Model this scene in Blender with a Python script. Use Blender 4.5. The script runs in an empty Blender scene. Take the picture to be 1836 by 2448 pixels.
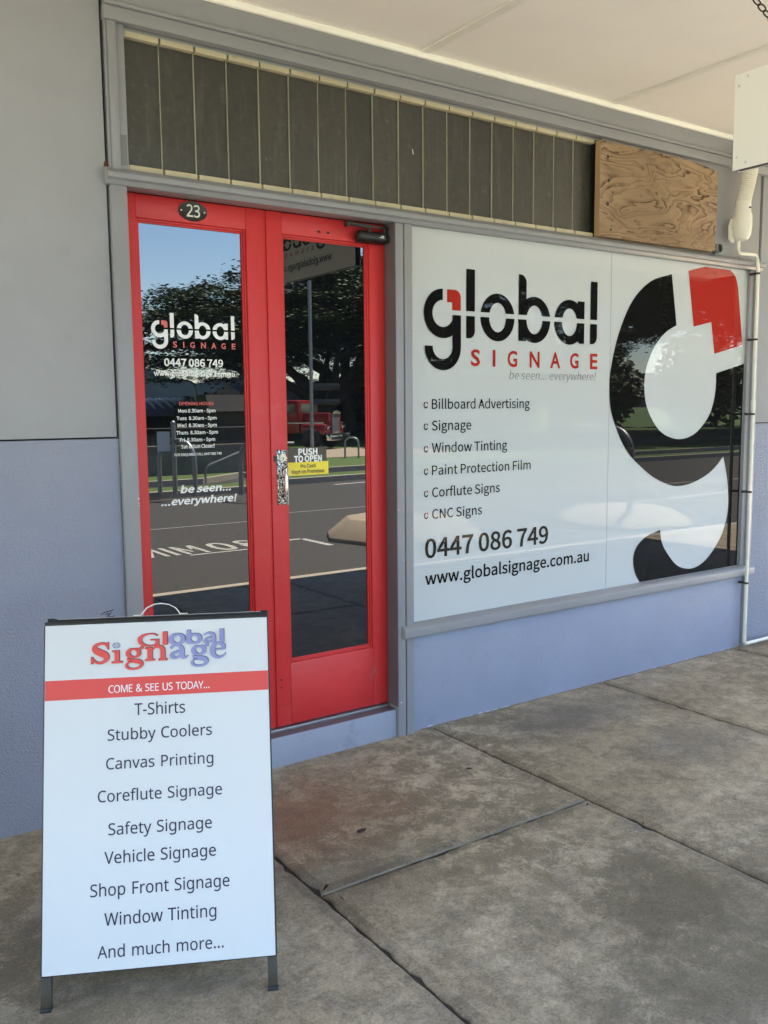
import bpy, bmesh, math, random
from mathutils import Vector, Matrix
from mathutils.geometry import tessellate_polygon

S = bpy.context.scene
COL = S.collection
rad = math.radians
rnd = random.Random(7)

# ------------------------------------------------------------------ camera
cam = bpy.data.cameras.new('camera')
cam.sensor_fit = 'VERTICAL'
cam.sensor_height = 24.0
cam.lens = 24.0 * 2152.7 / 2448.0
cam.clip_start = 0.02
cam.clip_end = 9000.0
co = bpy.data.objects.new('camera', cam)
COL.objects.link(co)
yaw, pit, rol = rad(34.5907), rad(-6.5475), rad(-0.5209)
fw = Vector((math.sin(yaw) * math.cos(pit), math.cos(yaw) * math.cos(pit), math.sin(pit)))
rt = fw.cross(Vector((0, 0, 1))).normalized()
up = rt.cross(fw)
r2 = rt * math.cos(rol) + up * math.sin(rol)
u2 = -rt * math.sin(rol) + up * math.cos(rol)
m = Matrix((r2, u2, -fw)).transposed().to_4x4()
m.translation = Vector((0, -3.27, 1.50))
co.matrix_world = m
S.camera = co

# ------------------------------------------------------------------ world and sun
SUN_EL, SUN_AZ = rad(66), rad(96)          # azimuth from +Y towards +X
W = bpy.data.worlds.new('World')
S.world = W
W.use_nodes = True
wn = W.node_tree
bg = wn.nodes['Background']
sky = wn.nodes.new('ShaderNodeTexSky')
sky.sky_type = 'NISHITA'
sky.sun_disc = False
sky.sun_elevation = SUN_EL
sky.sun_rotation = SUN_AZ
sky.air_density = 1.0
sky.dust_density = 0.1
sky.ozone_density = 1.6
hsv = wn.nodes.new('ShaderNodeHueSaturation')
hsv.inputs['Saturation'].default_value = 1.05
wn.links.new(sky.outputs[0], hsv.inputs['Color'])
wn.links.new(hsv.outputs[0], bg.inputs[0])
bg.inputs[1].default_value = 0.10
sl = bpy.data.lights.new('sun', 'SUN')
sl.energy = 5.0
sl.angle = rad(0.5)
sl.color = (1.0, 0.92, 0.79)
so = bpy.data.objects.new('sun', sl)
COL.objects.link(so)
sdir = Vector((math.sin(SUN_AZ) * math.cos(SUN_EL), math.cos(SUN_AZ) * math.cos(SUN_EL), math.sin(SUN_EL)))
so.rotation_euler = (-sdir).to_track_quat('-Z', 'Y').to_euler()
so.location = (10, -10, 20)
S.view_settings.view_transform = 'Standard'
S.view_settings.look = 'None'
S.view_settings.gamma = 1.0
S.view_settings.exposure = 3.68
S.cycles.max_bounces = 12
S.cycles.diffuse_bounces = 7
S.cycles.glossy_bounces = 5
S.cycles.use_denoising = True

# ------------------------------------------------------------------ materials
def nodes(name):
    m = bpy.data.materials.new(name)
    m.use_nodes = True
    nt = m.node_tree
    return m, nt, nt.nodes['Principled BSDF']

def setp(b, **k):
    al = dict(base='Base Color', rough='Roughness', metal='Metallic', ior='IOR', coat='Coat Weight', coatr='Coat Roughness', spec='Specular IOR Level')
    for a, v in k.items():
        b.inputs[al[a]].default_value = (*v, 1) if isinstance(v, tuple) else v

def N(nt, typ, **k):
    n = nt.nodes.new(typ)
    for a, v in k.items():
        if a in n.inputs: n.inputs[a].default_value = v
        else: setattr(n, a, v)
    return n

def ramp(nt, src, stops, interp='LINEAR'):
    r = nt.nodes.new('ShaderNodeValToRGB')
    r.color_ramp.interpolation = interp
    els = r.color_ramp.elements
    while len(els) < len(stops): els.new(0.5)
    for e, (p, c) in zip(els, stops):
        e.position = p
        e.color = (*c, 1) if isinstance(c, tuple) else (c, c, c, 1)
    nt.links.new(src, r.inputs[0])
    return r.outputs[0]

def mix(nt, a, b, fac, typ='MIX'):
    n = nt.nodes.new('ShaderNodeMix')
    n.data_type = 'RGBA'
    n.blend_type = typ
    for sock, v in ((n.inputs[6], a), (n.inputs[7], b)):
        if isinstance(v, tuple): sock.default_value = (*v, 1)
        else: nt.links.new(v, sock)
    if isinstance(fac, (int, float)): n.inputs[0].default_value = fac
    else: nt.links.new(fac, n.inputs[0])
    return n.outputs[2]

def noise(nt, scale, detail=4, rough=0.55, vec=None, dist=0.0):
    n = N(nt, 'ShaderNodeTexNoise')
    n.inputs['Scale'].default_value = scale
    n.inputs['Detail'].default_value = detail
    n.inputs['Roughness'].default_value = rough
    n.inputs['Distortion'].default_value = dist
    if vec is not None: nt.links.new(vec, n.inputs['Vector'])
    return n.outputs['Fac']

def world_pos(nt, scale=(1, 1, 1)):
    g = nt.nodes.new('ShaderNodeNewGeometry')
    mp = nt.nodes.new('ShaderNodeMapping')
    mp.inputs['Scale'].default_value = scale
    nt.links.new(g.outputs['Position'], mp.inputs[0])
    return mp.outputs[0]

def bump(nt, b, h, strength=0.2, dist=0.002):
    n = nt.nodes.new('ShaderNodeBump')
    n.inputs['Strength'].default_value = strength
    n.inputs['Distance'].default_value = dist
    nt.links.new(h, n.inputs['Height'])
    nt.links.new(n.outputs[0], b.inputs['Normal'])

def paint(name, base, rough=0.45, var=0.06, bscale=60, bstr=0.12, bdist=0.002, coat=0.0, dirt=0.0, spots=0.0):
    m, nt, b = nodes(name)
    setp(b, rough=rough, coat=coat)
    p = world_pos(nt)
    n1 = noise(nt, 1.7, 5, 0.6, p)
    lo = tuple(c * (1 - var) for c in base)
    hi = tuple(min(1, c * (1 + var)) for c in base)
    col = ramp(nt, n1, [(0.3, lo), (0.7, hi)])
    if dirt:
        n2 = noise(nt, 9, 8, 0.7, p)
        f = ramp(nt, n2, [(0.56, 0.0), (0.75, dirt)])
        col = mix(nt, col, tuple(c * 0.55 for c in base), f)
    if spots:
        n3 = noise(nt, 38, 2, 0.5, p)
        f = ramp(nt, n3, [(0.755, 0.0), (0.775, spots)])
        col = mix(nt, col, (0.62, 0.6, 0.55), f)
    nt.links.new(col, b.inputs['Base Color'])
    if bstr: bump(nt, b, noise(nt, bscale, 5, 0.6, p), bstr, bdist)
    return m

def flat(name, base, rough=0.5, **k):
    m, nt, b = nodes(name)
    setp(b, base=base, rough=rough, **k)
    return m

M = {}
M['wall'] = paint('grey wall paint', (0.350, 0.355, 0.374), 0.6, 0.08, 45, 0.12, 0.002, dirt=0.16)
M['trim'] = paint('grey trim gloss paint', (0.275, 0.278, 0.295), 0.38, 0.06, 70, 0.10, 0.0015, dirt=0.2, spots=0.0)
def mk_red():
    m, nt, b = nodes('brushed red door paint')
    p = world_pos(nt)
    n1 = noise(nt, 1.6, 6, 0.65, p)
    c = ramp(nt, n1, [(0.3, (0.56, 0.024, 0.026)), (0.7, (0.66, 0.034, 0.034))])
    fade = ramp(nt, noise(nt, 13, 8, 0.75, p), [(0.55, 0.0), (0.78, 0.5)])
    c = mix(nt, c, (0.60, 0.10, 0.085), fade)
    chip = ramp(nt, noise(nt, 70, 3, 0.6, p), [(0.735, 0.0), (0.755, 0.85)])
    c = mix(nt, c, (0.16, 0.03, 0.028), chip)
    nt.links.new(c, b.inputs['Base Color'])
    rg = ramp(nt, n1, [(0.3, 0.34), (0.7, 0.50)])
    nt.links.new(rg, b.inputs['Roughness'])
    bump(nt, b, noise(nt, 9, 6, 0.7, world_pos(nt, (18, 18, 1.2))), 0.22, 0.002)
    return m
M['red'] = mk_red()
M['ceil'] = paint('cream soffit paint', (0.94, 0.895, 0.82), 0.6, 0.03, 20, 0.08, 0.002, dirt=0.06)
M['cream'] = paint('cream moulding paint', (0.95, 0.925, 0.83), 0.4, 0.03, 40, 0.06)
M['white'] = paint('white sheet', (0.655, 0.655, 0.645), 0.35, 0.02, 30, 0.02, dirt=0.07)
M['brightwhite'] = flat('bright white sheet', (0.86, 0.85, 0.80), 0.4)
M['plastic'] = paint('aged white plastic', (0.80, 0.78, 0.70), 0.35, 0.05, 30, 0.03, dirt=0.35)
M['black'] = flat('black powder coat', (0.012, 0.012, 0.014), 0.4)
M['blackplastic'] = flat('black plastic', (0.015, 0.013, 0.012), 0.35)
M['dark'] = flat('dark recess', (0.03, 0.03, 0.03), 0.8)
M['steel'] = flat('bright steel', (0.75, 0.75, 0.74), 0.25, metal=1.0)
M['dullsteel'] = flat('galvanised steel', (0.35, 0.35, 0.35), 0.45, metal=0.8)
M['bronze'] = flat('bronze painted tube', (0.050, 0.040, 0.025), 0.45)
M['decalwhite'] = flat('white vinyl lettering', (0.85, 0.85, 0.85), 0.35)
M['decalred'] = flat('salmon red vinyl lettering', (0.72, 0.13, 0.10), 0.35)
M['yellow'] = flat('yellow sticker', (0.86, 0.68, 0.04), 0.4)
M['brownlabel'] = flat('dark brown sticker', (0.055, 0.045, 0.03), 0.3)
M['ivory'] = flat('ivory numerals', (0.80, 0.76, 0.62), 0.4)
M['navy'] = flat('navy ink', (0.022, 0.022, 0.050), 0.5)
M['inkred'] = flat('red ink', (0.68, 0.075, 0.065), 0.5)
M['lilac'] = flat('lilac ink', (0.26, 0.27, 0.50), 0.5)
M['chainsteel'] = flat('dark chain', (0.06, 0.055, 0.05), 0.45, metal=0.7)

def mk_render():                 # lumpy skylit lavender render on the dado, wall paint tinted with blue sky light
    m, nt, b = nodes('skylit lavender render')
    setp(b, rough=0.55)
    p = world_pos(nt, (1, 1, 1.5))
    n1 = noise(nt, 1.3, 5, 0.6, p)
    c = ramp(nt, n1, [(0.3, (0.300, 0.322, 0.408)), (0.7, (0.340, 0.362, 0.452))])
    nt.links.new(c, b.inputs['Base Color'])
    h = noise(nt, 55, 4, 0.55, p, 0.6)
    h2 = noise(nt, 210, 3, 0.5, p)
    add = N(nt, 'ShaderNodeMath', operation='ADD')
    nt.links.new(h, add.inputs[0])
    nt.links.new(h2, add.inputs[1])
    bump(nt, b, add.outputs[0], 0.85, 0.006)
    return m
M['render'] = mk_render()
M['riser'] = paint('lavender stall riser paint', (0.290, 0.315, 0.415), 0.5, 0.08, 60, 0.3, 0.004, dirt=0.3)

def mk_glass():                  # tinted door glass: dark, mirror-like
    m, nt, b = nodes('tinted reflective glass')
    setp(b, base=(0.006, 0.007, 0.009), rough=0.0, ior=1.75)
    return m
M['glass'] = mk_glass()

def mk_vinyl(name, base, ior=1.55):
    m, nt, b = nodes(name)
    setp(b, base=base, rough=0.9, spec=0.0, coat=1.0, coatr=0.0)
    b.inputs['Coat IOR'].default_value = ior
    return m
M['vinylwhite'] = mk_vinyl('white vinyl behind glass', (0.565, 0.595, 0.605), 1.31)
M['vinylblack'] = mk_vinyl('black vinyl behind glass', (0.010, 0.010, 0.010), 1.28)
M['vinylred'] = mk_vinyl('red vinyl behind glass', (0.42, 0.032, 0.024), 1.30)
M['vinylgrey'] = mk_vinyl('grey vinyl behind glass', (0.08, 0.08, 0.08), 1.33)

M['seamgrey'] = mk_vinyl('vinyl overlap seam', (0.36, 0.37, 0.37), 1.33)

def mk_louvre():
    m, nt, b = nodes('obscured dusty glass')
    p = world_pos(nt)
    n = noise(nt, 34, 8, 0.7, p)
    c = ramp(nt, n, [(0.3, (0.036, 0.035, 0.029)), (0.60, (0.050, 0.049, 0.040)), (0.76, (0.115, 0.112, 0.095))])
    oi = nt.nodes.new('ShaderNodeObjectInfo')
    tone = ramp(nt, oi.outputs['Random'], [(0.0, (0.80, 0.81, 0.80)), (1.0, (1.18, 1.18, 1.14))])
    c = mix(nt, c, tone, 1.0, 'MULTIPLY')
    streak = ramp(nt, noise(nt, 5.0, 8, 0.7, world_pos(nt, (6, 6, 0.7)), 0.4), [(0.52, 0.0), (0.74, 0.35)])
    c = mix(nt, c, (0.14, 0.137, 0.118), streak)
    nt.links.new(c, b.inputs['Base Color'])
    setp(b, rough=0.22, ior=1.55)
    bump(nt, b, noise(nt, 150, 3, 0.5, p), 0.15, 0.001)
    return m
M['louvre'] = mk_louvre()
M['louvreedge'] = paint('dusty glass edge', (0.34, 0.33, 0.25), 0.3, 0.3, 20, 0.0, dirt=0.5)
M['clip'] = paint('yellowed louvre clip', (0.52, 0.46, 0.31), 0.45, 0.2, 40, 0.05, dirt=0.9)

def mk_ply():
    m, nt, b = nodes('weathered plywood')
    setp(b, rough=0.75)
    p = world_pos(nt, (1.25, 1.0, 4.2))
    big = noise(nt, 1.7, 3, 0.45, p, 0.9)
    wob = noise(nt, 14, 4, 0.6, world_pos(nt, (1, 1, 2)))
    ml = N(nt, 'ShaderNodeMath', operation='MULTIPLY_ADD')
    nt.links.new(wob, ml.inputs[0]); ml.inputs[1].default_value = 0.035
    nt.links.new(big, ml.inputs[2])
    mul = N(nt, 'ShaderNodeMath', operation='MULTIPLY')
    nt.links.new(ml.outputs[0], mul.inputs[0]); mul.inputs[1].default_value = 11.0
    fr = N(nt, 'ShaderNodeMath', operation='FRACT')
    nt.links.new(mul.outputs[0], fr.inputs[0])
    line = ramp(nt, fr.outputs[0], [(0.0, 0.0), (0.30, 0.05), (0.70, 0.50), (0.86, 1.0), (0.985, 1.0), (1.0, 0.0)])
    blot = ramp(nt, noise(nt, 2.3, 6, 0.62, world_pos(nt, (1.2, 1, 3.0)), 0.6), [(0.42, 0.30), (0.58, 1.0)])
    fine = noise(nt, 55, 4, 0.6, world_pos(nt, (1, 1, 9)))
    base = ramp(nt, fine, [(0.3, (0.37, 0.250, 0.140)), (0.7, (0.45, 0.315, 0.185))])
    wash = ramp(nt, noise(nt, 1.4, 5, 0.6, world_pos(nt, (1, 1, 1.6))), [(0.38, 0.0), (0.62, 0.75)])
    base = mix(nt, base, (0.22, 0.140, 0.075), wash)
    f1 = N(nt, 'ShaderNodeMath', operation='MULTIPLY'); nt.links.new(line, f1.inputs[0]); nt.links.new(blot, f1.inputs[1])
    c2 = mix(nt, base, (0.075, 0.034, 0.013), f1.outputs[0])
    nt.links.new(c2, b.inputs['Base Color'])
    bump(nt, b, fine, 0.25, 0.001)
    return m
M['ply'] = mk_ply()
M['plyedge'] = paint('plywood edge', (0.42, 0.275, 0.15), 0.7, 0.15, 80, 0.2, dirt=0.4)

def mk_concrete(tint=1.0, name='stained concrete pavement'):
    m, nt, b = nodes(name)
    p = world_pos(nt)
    n1 = noise(nt, 1.25, 9, 0.66, p, 0.35)
    n2 = noise(nt, 5.5, 10, 0.74, p, 0.5)
    n3 = noise(nt, 120, 5, 0.75, p)
    n4 = noise(nt, 0.62, 3, 0.5, p)
    base = ramp(nt, n1, [(0.30, (0.245, 0.190, 0.118)), (0.5, (0.360, 0.290, 0.190)), (0.70, (0.470, 0.390, 0.272))])
    for s_, lo_, hi_ in ((7.0, 0.74, 1.13), (26.0, 0.80, 1.12)):
        med = ramp(nt, noise(nt, s_, 10, 0.8, p, 0.2), [(0.43, lo_), (0.50, 1.0), (0.58, hi_)])
        base = mix(nt, base, med, 1.0, 'MULTIPLY')
    olive = ramp(nt, noise(nt, 7.5, 11, 0.82, p, 0.3), [(0.475, 0.0), (0.525, 0.8)])
    zone = ramp(nt, n4, [(0.44, 0.0), (0.60, 0.9)])
    mm = N(nt, 'ShaderNodeMath', operation='MULTIPLY')
    nt.links.new(olive, mm.inputs[0]); nt.links.new(zone, mm.inputs[1])
    c = mix(nt, base, (0.165, 0.130, 0.074), mm.outputs[0])
    pale = ramp(nt, noise(nt, 3.2, 9, 0.75, world_pos(nt, (1, 1.7, 1)), 0.9), [(0.57, 0.0), (0.70, 0.6)])
    c = mix(nt, c, (0.46, 0.39, 0.29), pale)
    sep = N(nt, 'ShaderNodeSeparateXYZ'); nt.links.new(p, sep.inputs[0])
    def lin(sock, mulv, addv):
        n = N(nt, 'ShaderNodeMath', operation='MULTIPLY_ADD')
        nt.links.new(sock, n.inputs[0]); n.inputs[1].default_value = mulv; n.inputs[2].default_value = addv
        return n.outputs[0]
    def spot(x, y, sx, sy, amt):                # a soaked-in stain with a noisy rim
        cx = N(nt, 'ShaderNodeCombineXYZ')
        nt.links.new(lin(sep.outputs[0], 1 / sx, -x / sx), cx.inputs[0])
        nt.links.new(lin(sep.outputs[1], 1 / sy, -y / sy), cx.inputs[1])
        ln = N(nt, 'ShaderNodeVectorMath', operation='LENGTH'); nt.links.new(cx.outputs[0], ln.inputs[0])
        dd = N(nt, 'ShaderNodeMath', operation='MULTIPLY_ADD'); nt.links.new(n2, dd.inputs[0]); dd.inputs[1].default_value = 2.4
        nt.links.new(ln.outputs['Value'], dd.inputs[2])
        return ramp(nt, lin(dd.outputs[0], 0.4, 0.0), [(0.62, amt), (0.98, 0.0)])
    c = mix(nt, c, (0.210, 0.105, 0.055), spot(1.50, -0.48, 0.42, 0.30, 0.75))
    c = mix(nt, c, (0.15, 0.122, 0.080), spot(1.45, -0.92, 0.35, 0.16, 0.6))
    c = mix(nt, c, (0.140, 0.122, 0.100), spot(3.15, -0.28, 0.45, 0.20, 0.7))
    c = mix(nt, c, (0.120, 0.094, 0.052), spot(2.22, -1.62, 0.36, 0.26, 0.85))
    c = mix(nt, c, (0.125, 0.10, 0.060), spot(1.95, -1.98, 0.40, 0.22, 0.8))
    c = mix(nt, c, (0.145, 0.125, 0.102), spot(3.35, -0.85, 0.35, 0.22, 0.55))
    c = mix(nt, c, (0.11, 0.088, 0.060), spot(0.62, -0.9, 0.45, 0.5, 0.5))
    grit = ramp(nt, n3, [(0.34, 0.62), (0.50, 1.0), (0.68, 1.22)])
    c = mix(nt, c, grit, 1.0, 'MULTIPLY')
    vor = N(nt, 'ShaderNodeTexVoronoi'); vor.inputs['Scale'].default_value = 11; nt.links.new(p, vor.inputs['Vector'])
    sp = ramp(nt, vor.outputs['Distance'], [(0.0, 1.0), (0.026, 1.0), (0.040, 0.0)])
    gate = ramp(nt, noise(nt, 5.2, 1, 0.5, p), [(0.49, 0.0), (0.52, 0.8)])
    g2 = N(nt, 'ShaderNodeMath', operation='MULTIPLY'); nt.links.new(sp, g2.inputs[0]); nt.links.new(gate, g2.inputs[1])
    c = mix(nt, c, (0.66, 0.60, 0.50), g2.outputs[0])
    v2 = N(nt, 'ShaderNodeTexVoronoi'); v2.inputs['Scale'].default_value = 7.3; nt.links.new(p, v2.inputs['Vector'])
    sp2 = ramp(nt, v2.outputs['Distance'], [(0.0, 1.0), (0.030, 1.0), (0.045, 0.0)])
    gate2 = ramp(nt, noise(nt, 3.7, 1, 0.5, world_pos(nt, (1.3, 1, 1))), [(0.50, 0.0), (0.53, 0.85)])
    g3 = N(nt, 'ShaderNodeMath', operation='MULTIPLY'); nt.links.new(sp2, g3.inputs[0]); nt.links.new(gate2, g3.inputs[1])
    c = mix(nt, c, (0.045, 0.038, 0.030), g3.outputs[0])
    if tint != 1.0: c = mix(nt, c, (tint, tint, tint), 1.0, 'MULTIPLY')
    nt.links.new(c, b.inputs['Base Color'])
    setp(b, rough=0.7)
    hh = N(nt, 'ShaderNodeMath', operation='ADD'); nt.links.new(n2, hh.inputs[0]); nt.links.new(n3, hh.inputs[1])
    bump(nt, b, hh.outputs[0], 0.4, 0.003)
    return m
M['concrete_edge'] = mk_concrete(0.80, 'tooled concrete slab margin')
M['concrete'] = mk_concrete()
M['joint'] = paint('dirty joint', (0.045, 0.036, 0.028), 0.9, 0.3, 80, 0.4, 0.004)
M['grout'] = paint('pale joint edge', (0.22, 0.18, 0.125), 0.8, 0.4, 120, 0.4, 0.003, dirt=0.9)

def mk_ground(name, a, c_, scale, rough=0.9, bs=0.3, bd=0.01):
    m, nt, b = nodes(name)
    p = world_pos(nt)
    f = noise(nt, scale, 8, 0.7, p)
    c = ramp(nt, f, [(0.3, a), (0.7, c_)])
    nt.links.new(c, b.inputs['Base Color'])
    setp(b, rough=rough)
    bump(nt, b, noise(nt, scale * 8, 4, 0.6, p), bs, bd)
    return m
M['asphalt'] = mk_ground('grey asphalt', (0.030, 0.028, 0.024), (0.062, 0.057, 0.049), 14)
M['grass'] = mk_ground('grass', (0.045, 0.085, 0.015), (0.10, 0.16, 0.03), 6, 0.9, 0.6, 0.03)
M['kerb'] = mk_ground('kerb concrete', (0.30, 0.26, 0.20), (0.45, 0.40, 0.32), 9)
M['path'] = mk_ground('tan path', (0.27, 0.215, 0.15), (0.36, 0.29, 0.21), 5)
M['roadpaint'] = mk_ground('worn road paint', (0.22, 0.21, 0.18), (0.55, 0.53, 0.48), 22)
M['hill'] = mk_ground('haze-blue forest on far hills', (0.010, 0.019, 0.027), (0.018, 0.029, 0.038), 0.01)  # blue of the distance haze mixed into the forest colour
M['hill'].node_tree.nodes['Principled BSDF'].inputs['Specular IOR Level'].default_value = 0.0
M['leaf'] = mk_ground('tree leaves', (0.030, 0.050, 0.010), (0.075, 0.105, 0.022), 0.9, 0.6, 0.0)
M['leaf2'] = mk_ground('bush leaves', (0.05, 0.10, 0.02), (0.10, 0.17, 0.04), 1.5, 0.6, 0.0)
M['bark'] = mk_ground('bark', (0.05, 0.04, 0.03), (0.11, 0.09, 0.07), 3)
M['wallold'] = mk_ground('weathered low wall', (0.11, 0.10, 0.09), (0.26, 0.24, 0.21), 2)
M['darkshed'] = mk_ground('dark shed timber', (0.03, 0.026, 0.024), (0.05, 0.045, 0.04), 3)
M['truckred'] = flat('truck red paint', (0.24, 0.012, 0.012), 0.35, coat=0.5)
M['chrome'] = flat('chrome', (0.8, 0.8, 0.78), 0.15, metal=1.0)
M['tyre'] = flat('tyre rubber', (0.02, 0.02, 0.02), 0.8)
M['bluegrey'] = flat('blue grey sheeting', (0.20, 0.23, 0.30), 0.5)
M['redroof'] = flat('red roof sheeting', (0.10, 0.018, 0.018), 0.5)
M['carglass'] = flat('cab glass', (0.04, 0.06, 0.06), 0.05)
M['deadleaf'] = flat('dead leaf', (0.035, 0.022, 0.018), 0.6)
M['lilacgrey'] = flat('grey scuff', (0.42, 0.16, 0.16), 0.6)
M['reveal'] = paint('dark worn reveal paint', (0.125, 0.110, 0.120), 0.5, 0.15, 60, 0.2, dirt=0.5)
M['stepaint'] = paint('smeared doorstep paint', (0.29, 0.31, 0.38), 0.5, 0.10, 40, 0.3, 0.004, dirt=0.9)
M['palelav'] = flat('pale flaked undercoat', (0.47, 0.49, 0.56), 0.7)
M['rust'] = flat('rust', (0.11, 0.045, 0.018), 0.9)
M['trimdark'] = flat('older grey paint', (0.19, 0.19, 0.195), 0.5)
M['bluepaint'] = flat('globe line ink', (0.08, 0.14, 0.30), 0.5)

# ------------------------------------------------------------------ mesh helpers
class MB:
    def __init__(s):
        s.v, s.f, s.mi, s.mats = [], [], [], []
        s.cur = 0
    def mat(s, m):
        if m not in s.mats: s.mats.append(m)
        s.cur = s.mats.index(m)
        return s
    def add(s, vs, fs):
        o = len(s.v)
        s.v += [tuple(v) for v in vs]
        for f in fs:
            s.f.append([i + o for i in f])
            s.mi.append(s.cur)
        return s
    def box(s, x0, x1, y0, y1, z0, z1):
        vs = [(x, y, z) for z in (z0, z1) for y in (y0, y1) for x in (x0, x1)]
        return s.add(vs, [(0, 2, 3, 1), (4, 5, 7, 6), (0, 1, 5, 4), (2, 6, 7, 3), (0, 4, 6, 2), (1, 3, 7, 5)])
    def prism_x(s, prof, x0, x1):               # profile in (y,z), clockwise or not
        n = len(prof)
        vs = [(x0, y, z) for y, z in prof] + [(x1, y, z) for y, z in prof]
        fs = [(i, (i + 1) % n, n + (i + 1) % n, n + i) for i in range(n)]
        fs += [tuple(range(n))[::-1], tuple(range(n, 2 * n))]
        return s.add(vs, fs)
    def prism_y(s, outl, y0, y1):               # outline in (x,z)
        n = len(outl)
        vs = [(x, y0, z) for x, z in outl] + [(x, y1, z) for x, z in outl]
        fs = [(i, (i + 1) % n, n + (i + 1) % n, n + i) for i in range(n)]
        tri = tessellate_polygon([[Vector((x, z, 0)) for x, z in outl]])
        fs += [tuple(t) for t in tri] + [tuple(n + i for i in t[::-1]) for t in tri]
        return s.add(vs, fs)
    def sheet(s, outl, y):                      # flat outline in (x,z), facing the street
        tri = tessellate_polygon([[Vector((x, z, 0)) for x, z in outl]])
        vs = [(x, y, z) for x, z in outl]
        out = []
        for t in tri:
            a, b, c = (Vector(vs[i]) for i in t)
            out.append(t if (b - a).cross(c - a).y < 0 else t[::-1])
        return s.add(vs, out)
    def tube(s, pts, r, n=10, caps=True):
        pts = [Vector(p) for p in pts]
        rs = r if isinstance(r, (list, tuple)) else [r] * len(pts)
        o = len(s.v)
        ref = None
        rings = []
        for i, p in enumerate(pts):
            a = pts[max(i - 1, 0)]; b = pts[min(i + 1, len(pts) - 1)]
            t = (b - a).normalized()
            if ref is None:
                ref = Vector((0, 0, 1)) if abs(t.z) < 0.9 else Vector((1, 0, 0))
            u = (ref - t * ref.dot(t)).normalized()
            w = t.cross(u)
            ref = u
            rings.append([p + (u * math.cos(2 * math.pi * k / n) + w * math.sin(2 * math.pi * k / n)) * rs[i] for k in range(n)])
        vs = [v for ring in rings for v in ring]
        fs = []
        for i in range(len(pts) - 1):
            for k in range(n):
                fs.append((i * n + k, i * n + (k + 1) % n, (i + 1) * n + (k + 1) % n, (i + 1) * n + k))
        if caps:
            fs.append(tuple(range(n))[::-1])
            fs.append(tuple((len(pts) - 1) * n + k for k in range(n)))
        return s.add(vs, fs)
    def ball(s, c, r, n=10, sc=(1, 1, 1)):
        vs, fs = [], []
        for i in range(n + 1):
            th = math.pi * i / n
            for k in range(2 * n):
                ph = math.pi * k / n
                vs.append((c[0] + sc[0] * r * math.sin(th) * math.cos(ph), c[1] + sc[1] * r * math.sin(th) * math.sin(ph), c[2] + sc[2] * r * math.cos(th)))
        for i in range(n):
            for k in range(2 * n):
                a = i * 2 * n + k; b = i * 2 * n + (k + 1) % (2 * n)
                fs.append((a, a + 2 * n, b + 2 * n, b))
        return s.add(vs, fs)
    def xf(s, fn):
        s.v = [tuple(fn(Vector(v))) for v in s.v]
        return s
    def build(s, name, mat=None, parent=None, bevel=0.0, smooth=False, local=True):
        me = bpy.data.meshes.new(name)
        off = Vector((0, 0, 0))
        if parent is not None and local: off = world_loc(parent)
        me.from_pydata([Vector(v) - off for v in s.v], [], s.f)
        mats = s.mats or [mat]
        for mm in mats: me.materials.append(M[mm] if isinstance(mm, str) else mm)
        if s.mats:
            for p, i in zip(me.polygons, s.mi): p.material_index = i
        bm = bmesh.new()
        bm.from_mesh(me)
        bmesh.ops.remove_doubles(bm, verts=bm.verts, dist=1e-5)
        if bevel:
            es = [e for e in bm.edges if len(e.link_faces) == 2 and e.calc_face_angle(0) > rad(35)]
            bmesh.ops.bevel(bm, geom=es, offset=bevel, segments=2, affect='EDGES', clamp_overlap=True, profile=0.5)
        if smooth is not None and s.f and smooth is not None:
            bmesh.ops.recalc_face_normals(bm, faces=bm.faces)
        bm.to_mesh(me)
        bm.free()
        if smooth or bevel:
            for p in me.polygons: p.use_smooth = True
            me.set_sharp_from_angle(angle=rad(38))
        o = bpy.data.objects.new(name, me)
        COL.objects.link(o)
        if parent is not None: o.parent = parent
        return o

def world_loc(o):
    v = Vector(o.location)
    while o.parent is not None:
        o = o.parent
        v += Vector(o.location)
    return v

def tag(o, label, cat, group=None):
    o['label'] = label
    o['category'] = cat
    if group: o['group'] = group
    return o

def thing(name, label, cat, loc=(0, 0, 0), group=None):
    o = bpy.data.objects.new(name, None)
    o.empty_display_size = 0.2
    COL.objects.link(o)
    o.location = loc
    return tag(o, label, cat, group)

def structure(o):
    o['kind'] = 'structure'
    return o

def copy_tree(o, parent=None):
    c = o.copy()
    COL.objects.link(c)
    c.parent = parent
    for ch in list(o.children): copy_tree(ch, c)
    return c

def smooth_closed(pts, k=6):                    # Catmull-Rom through a closed loop; a None-marked corner stays sharp
    out = []
    n = len(pts)
    for i in range(n):
        p0, p1, p2, p3 = (Vector(pts[(i + j - 1) % n][:2]) for j in range(4))
        c1 = len(pts[i]) > 2; c2 = len(pts[(i + 1) % n]) > 2
        t1 = (p2 - p1) if c1 else (p2 - p0) * 0.5
        t2 = (p2 - p1) if c2 else (p3 - p1) * 0.5
        if c1 and c2:
            out.append((p1.x, p1.y)); continue
        for q in range(k):
            t = q / k
            h = (2*t**3 - 3*t**2 + 1) * p1 + (t**3 - 2*t**2 + t) * t1 + (-2*t**3 + 3*t**2) * p2 + (t**3 - t**2) * t2
            out.append((h.x, h.y))
    return out

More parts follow.
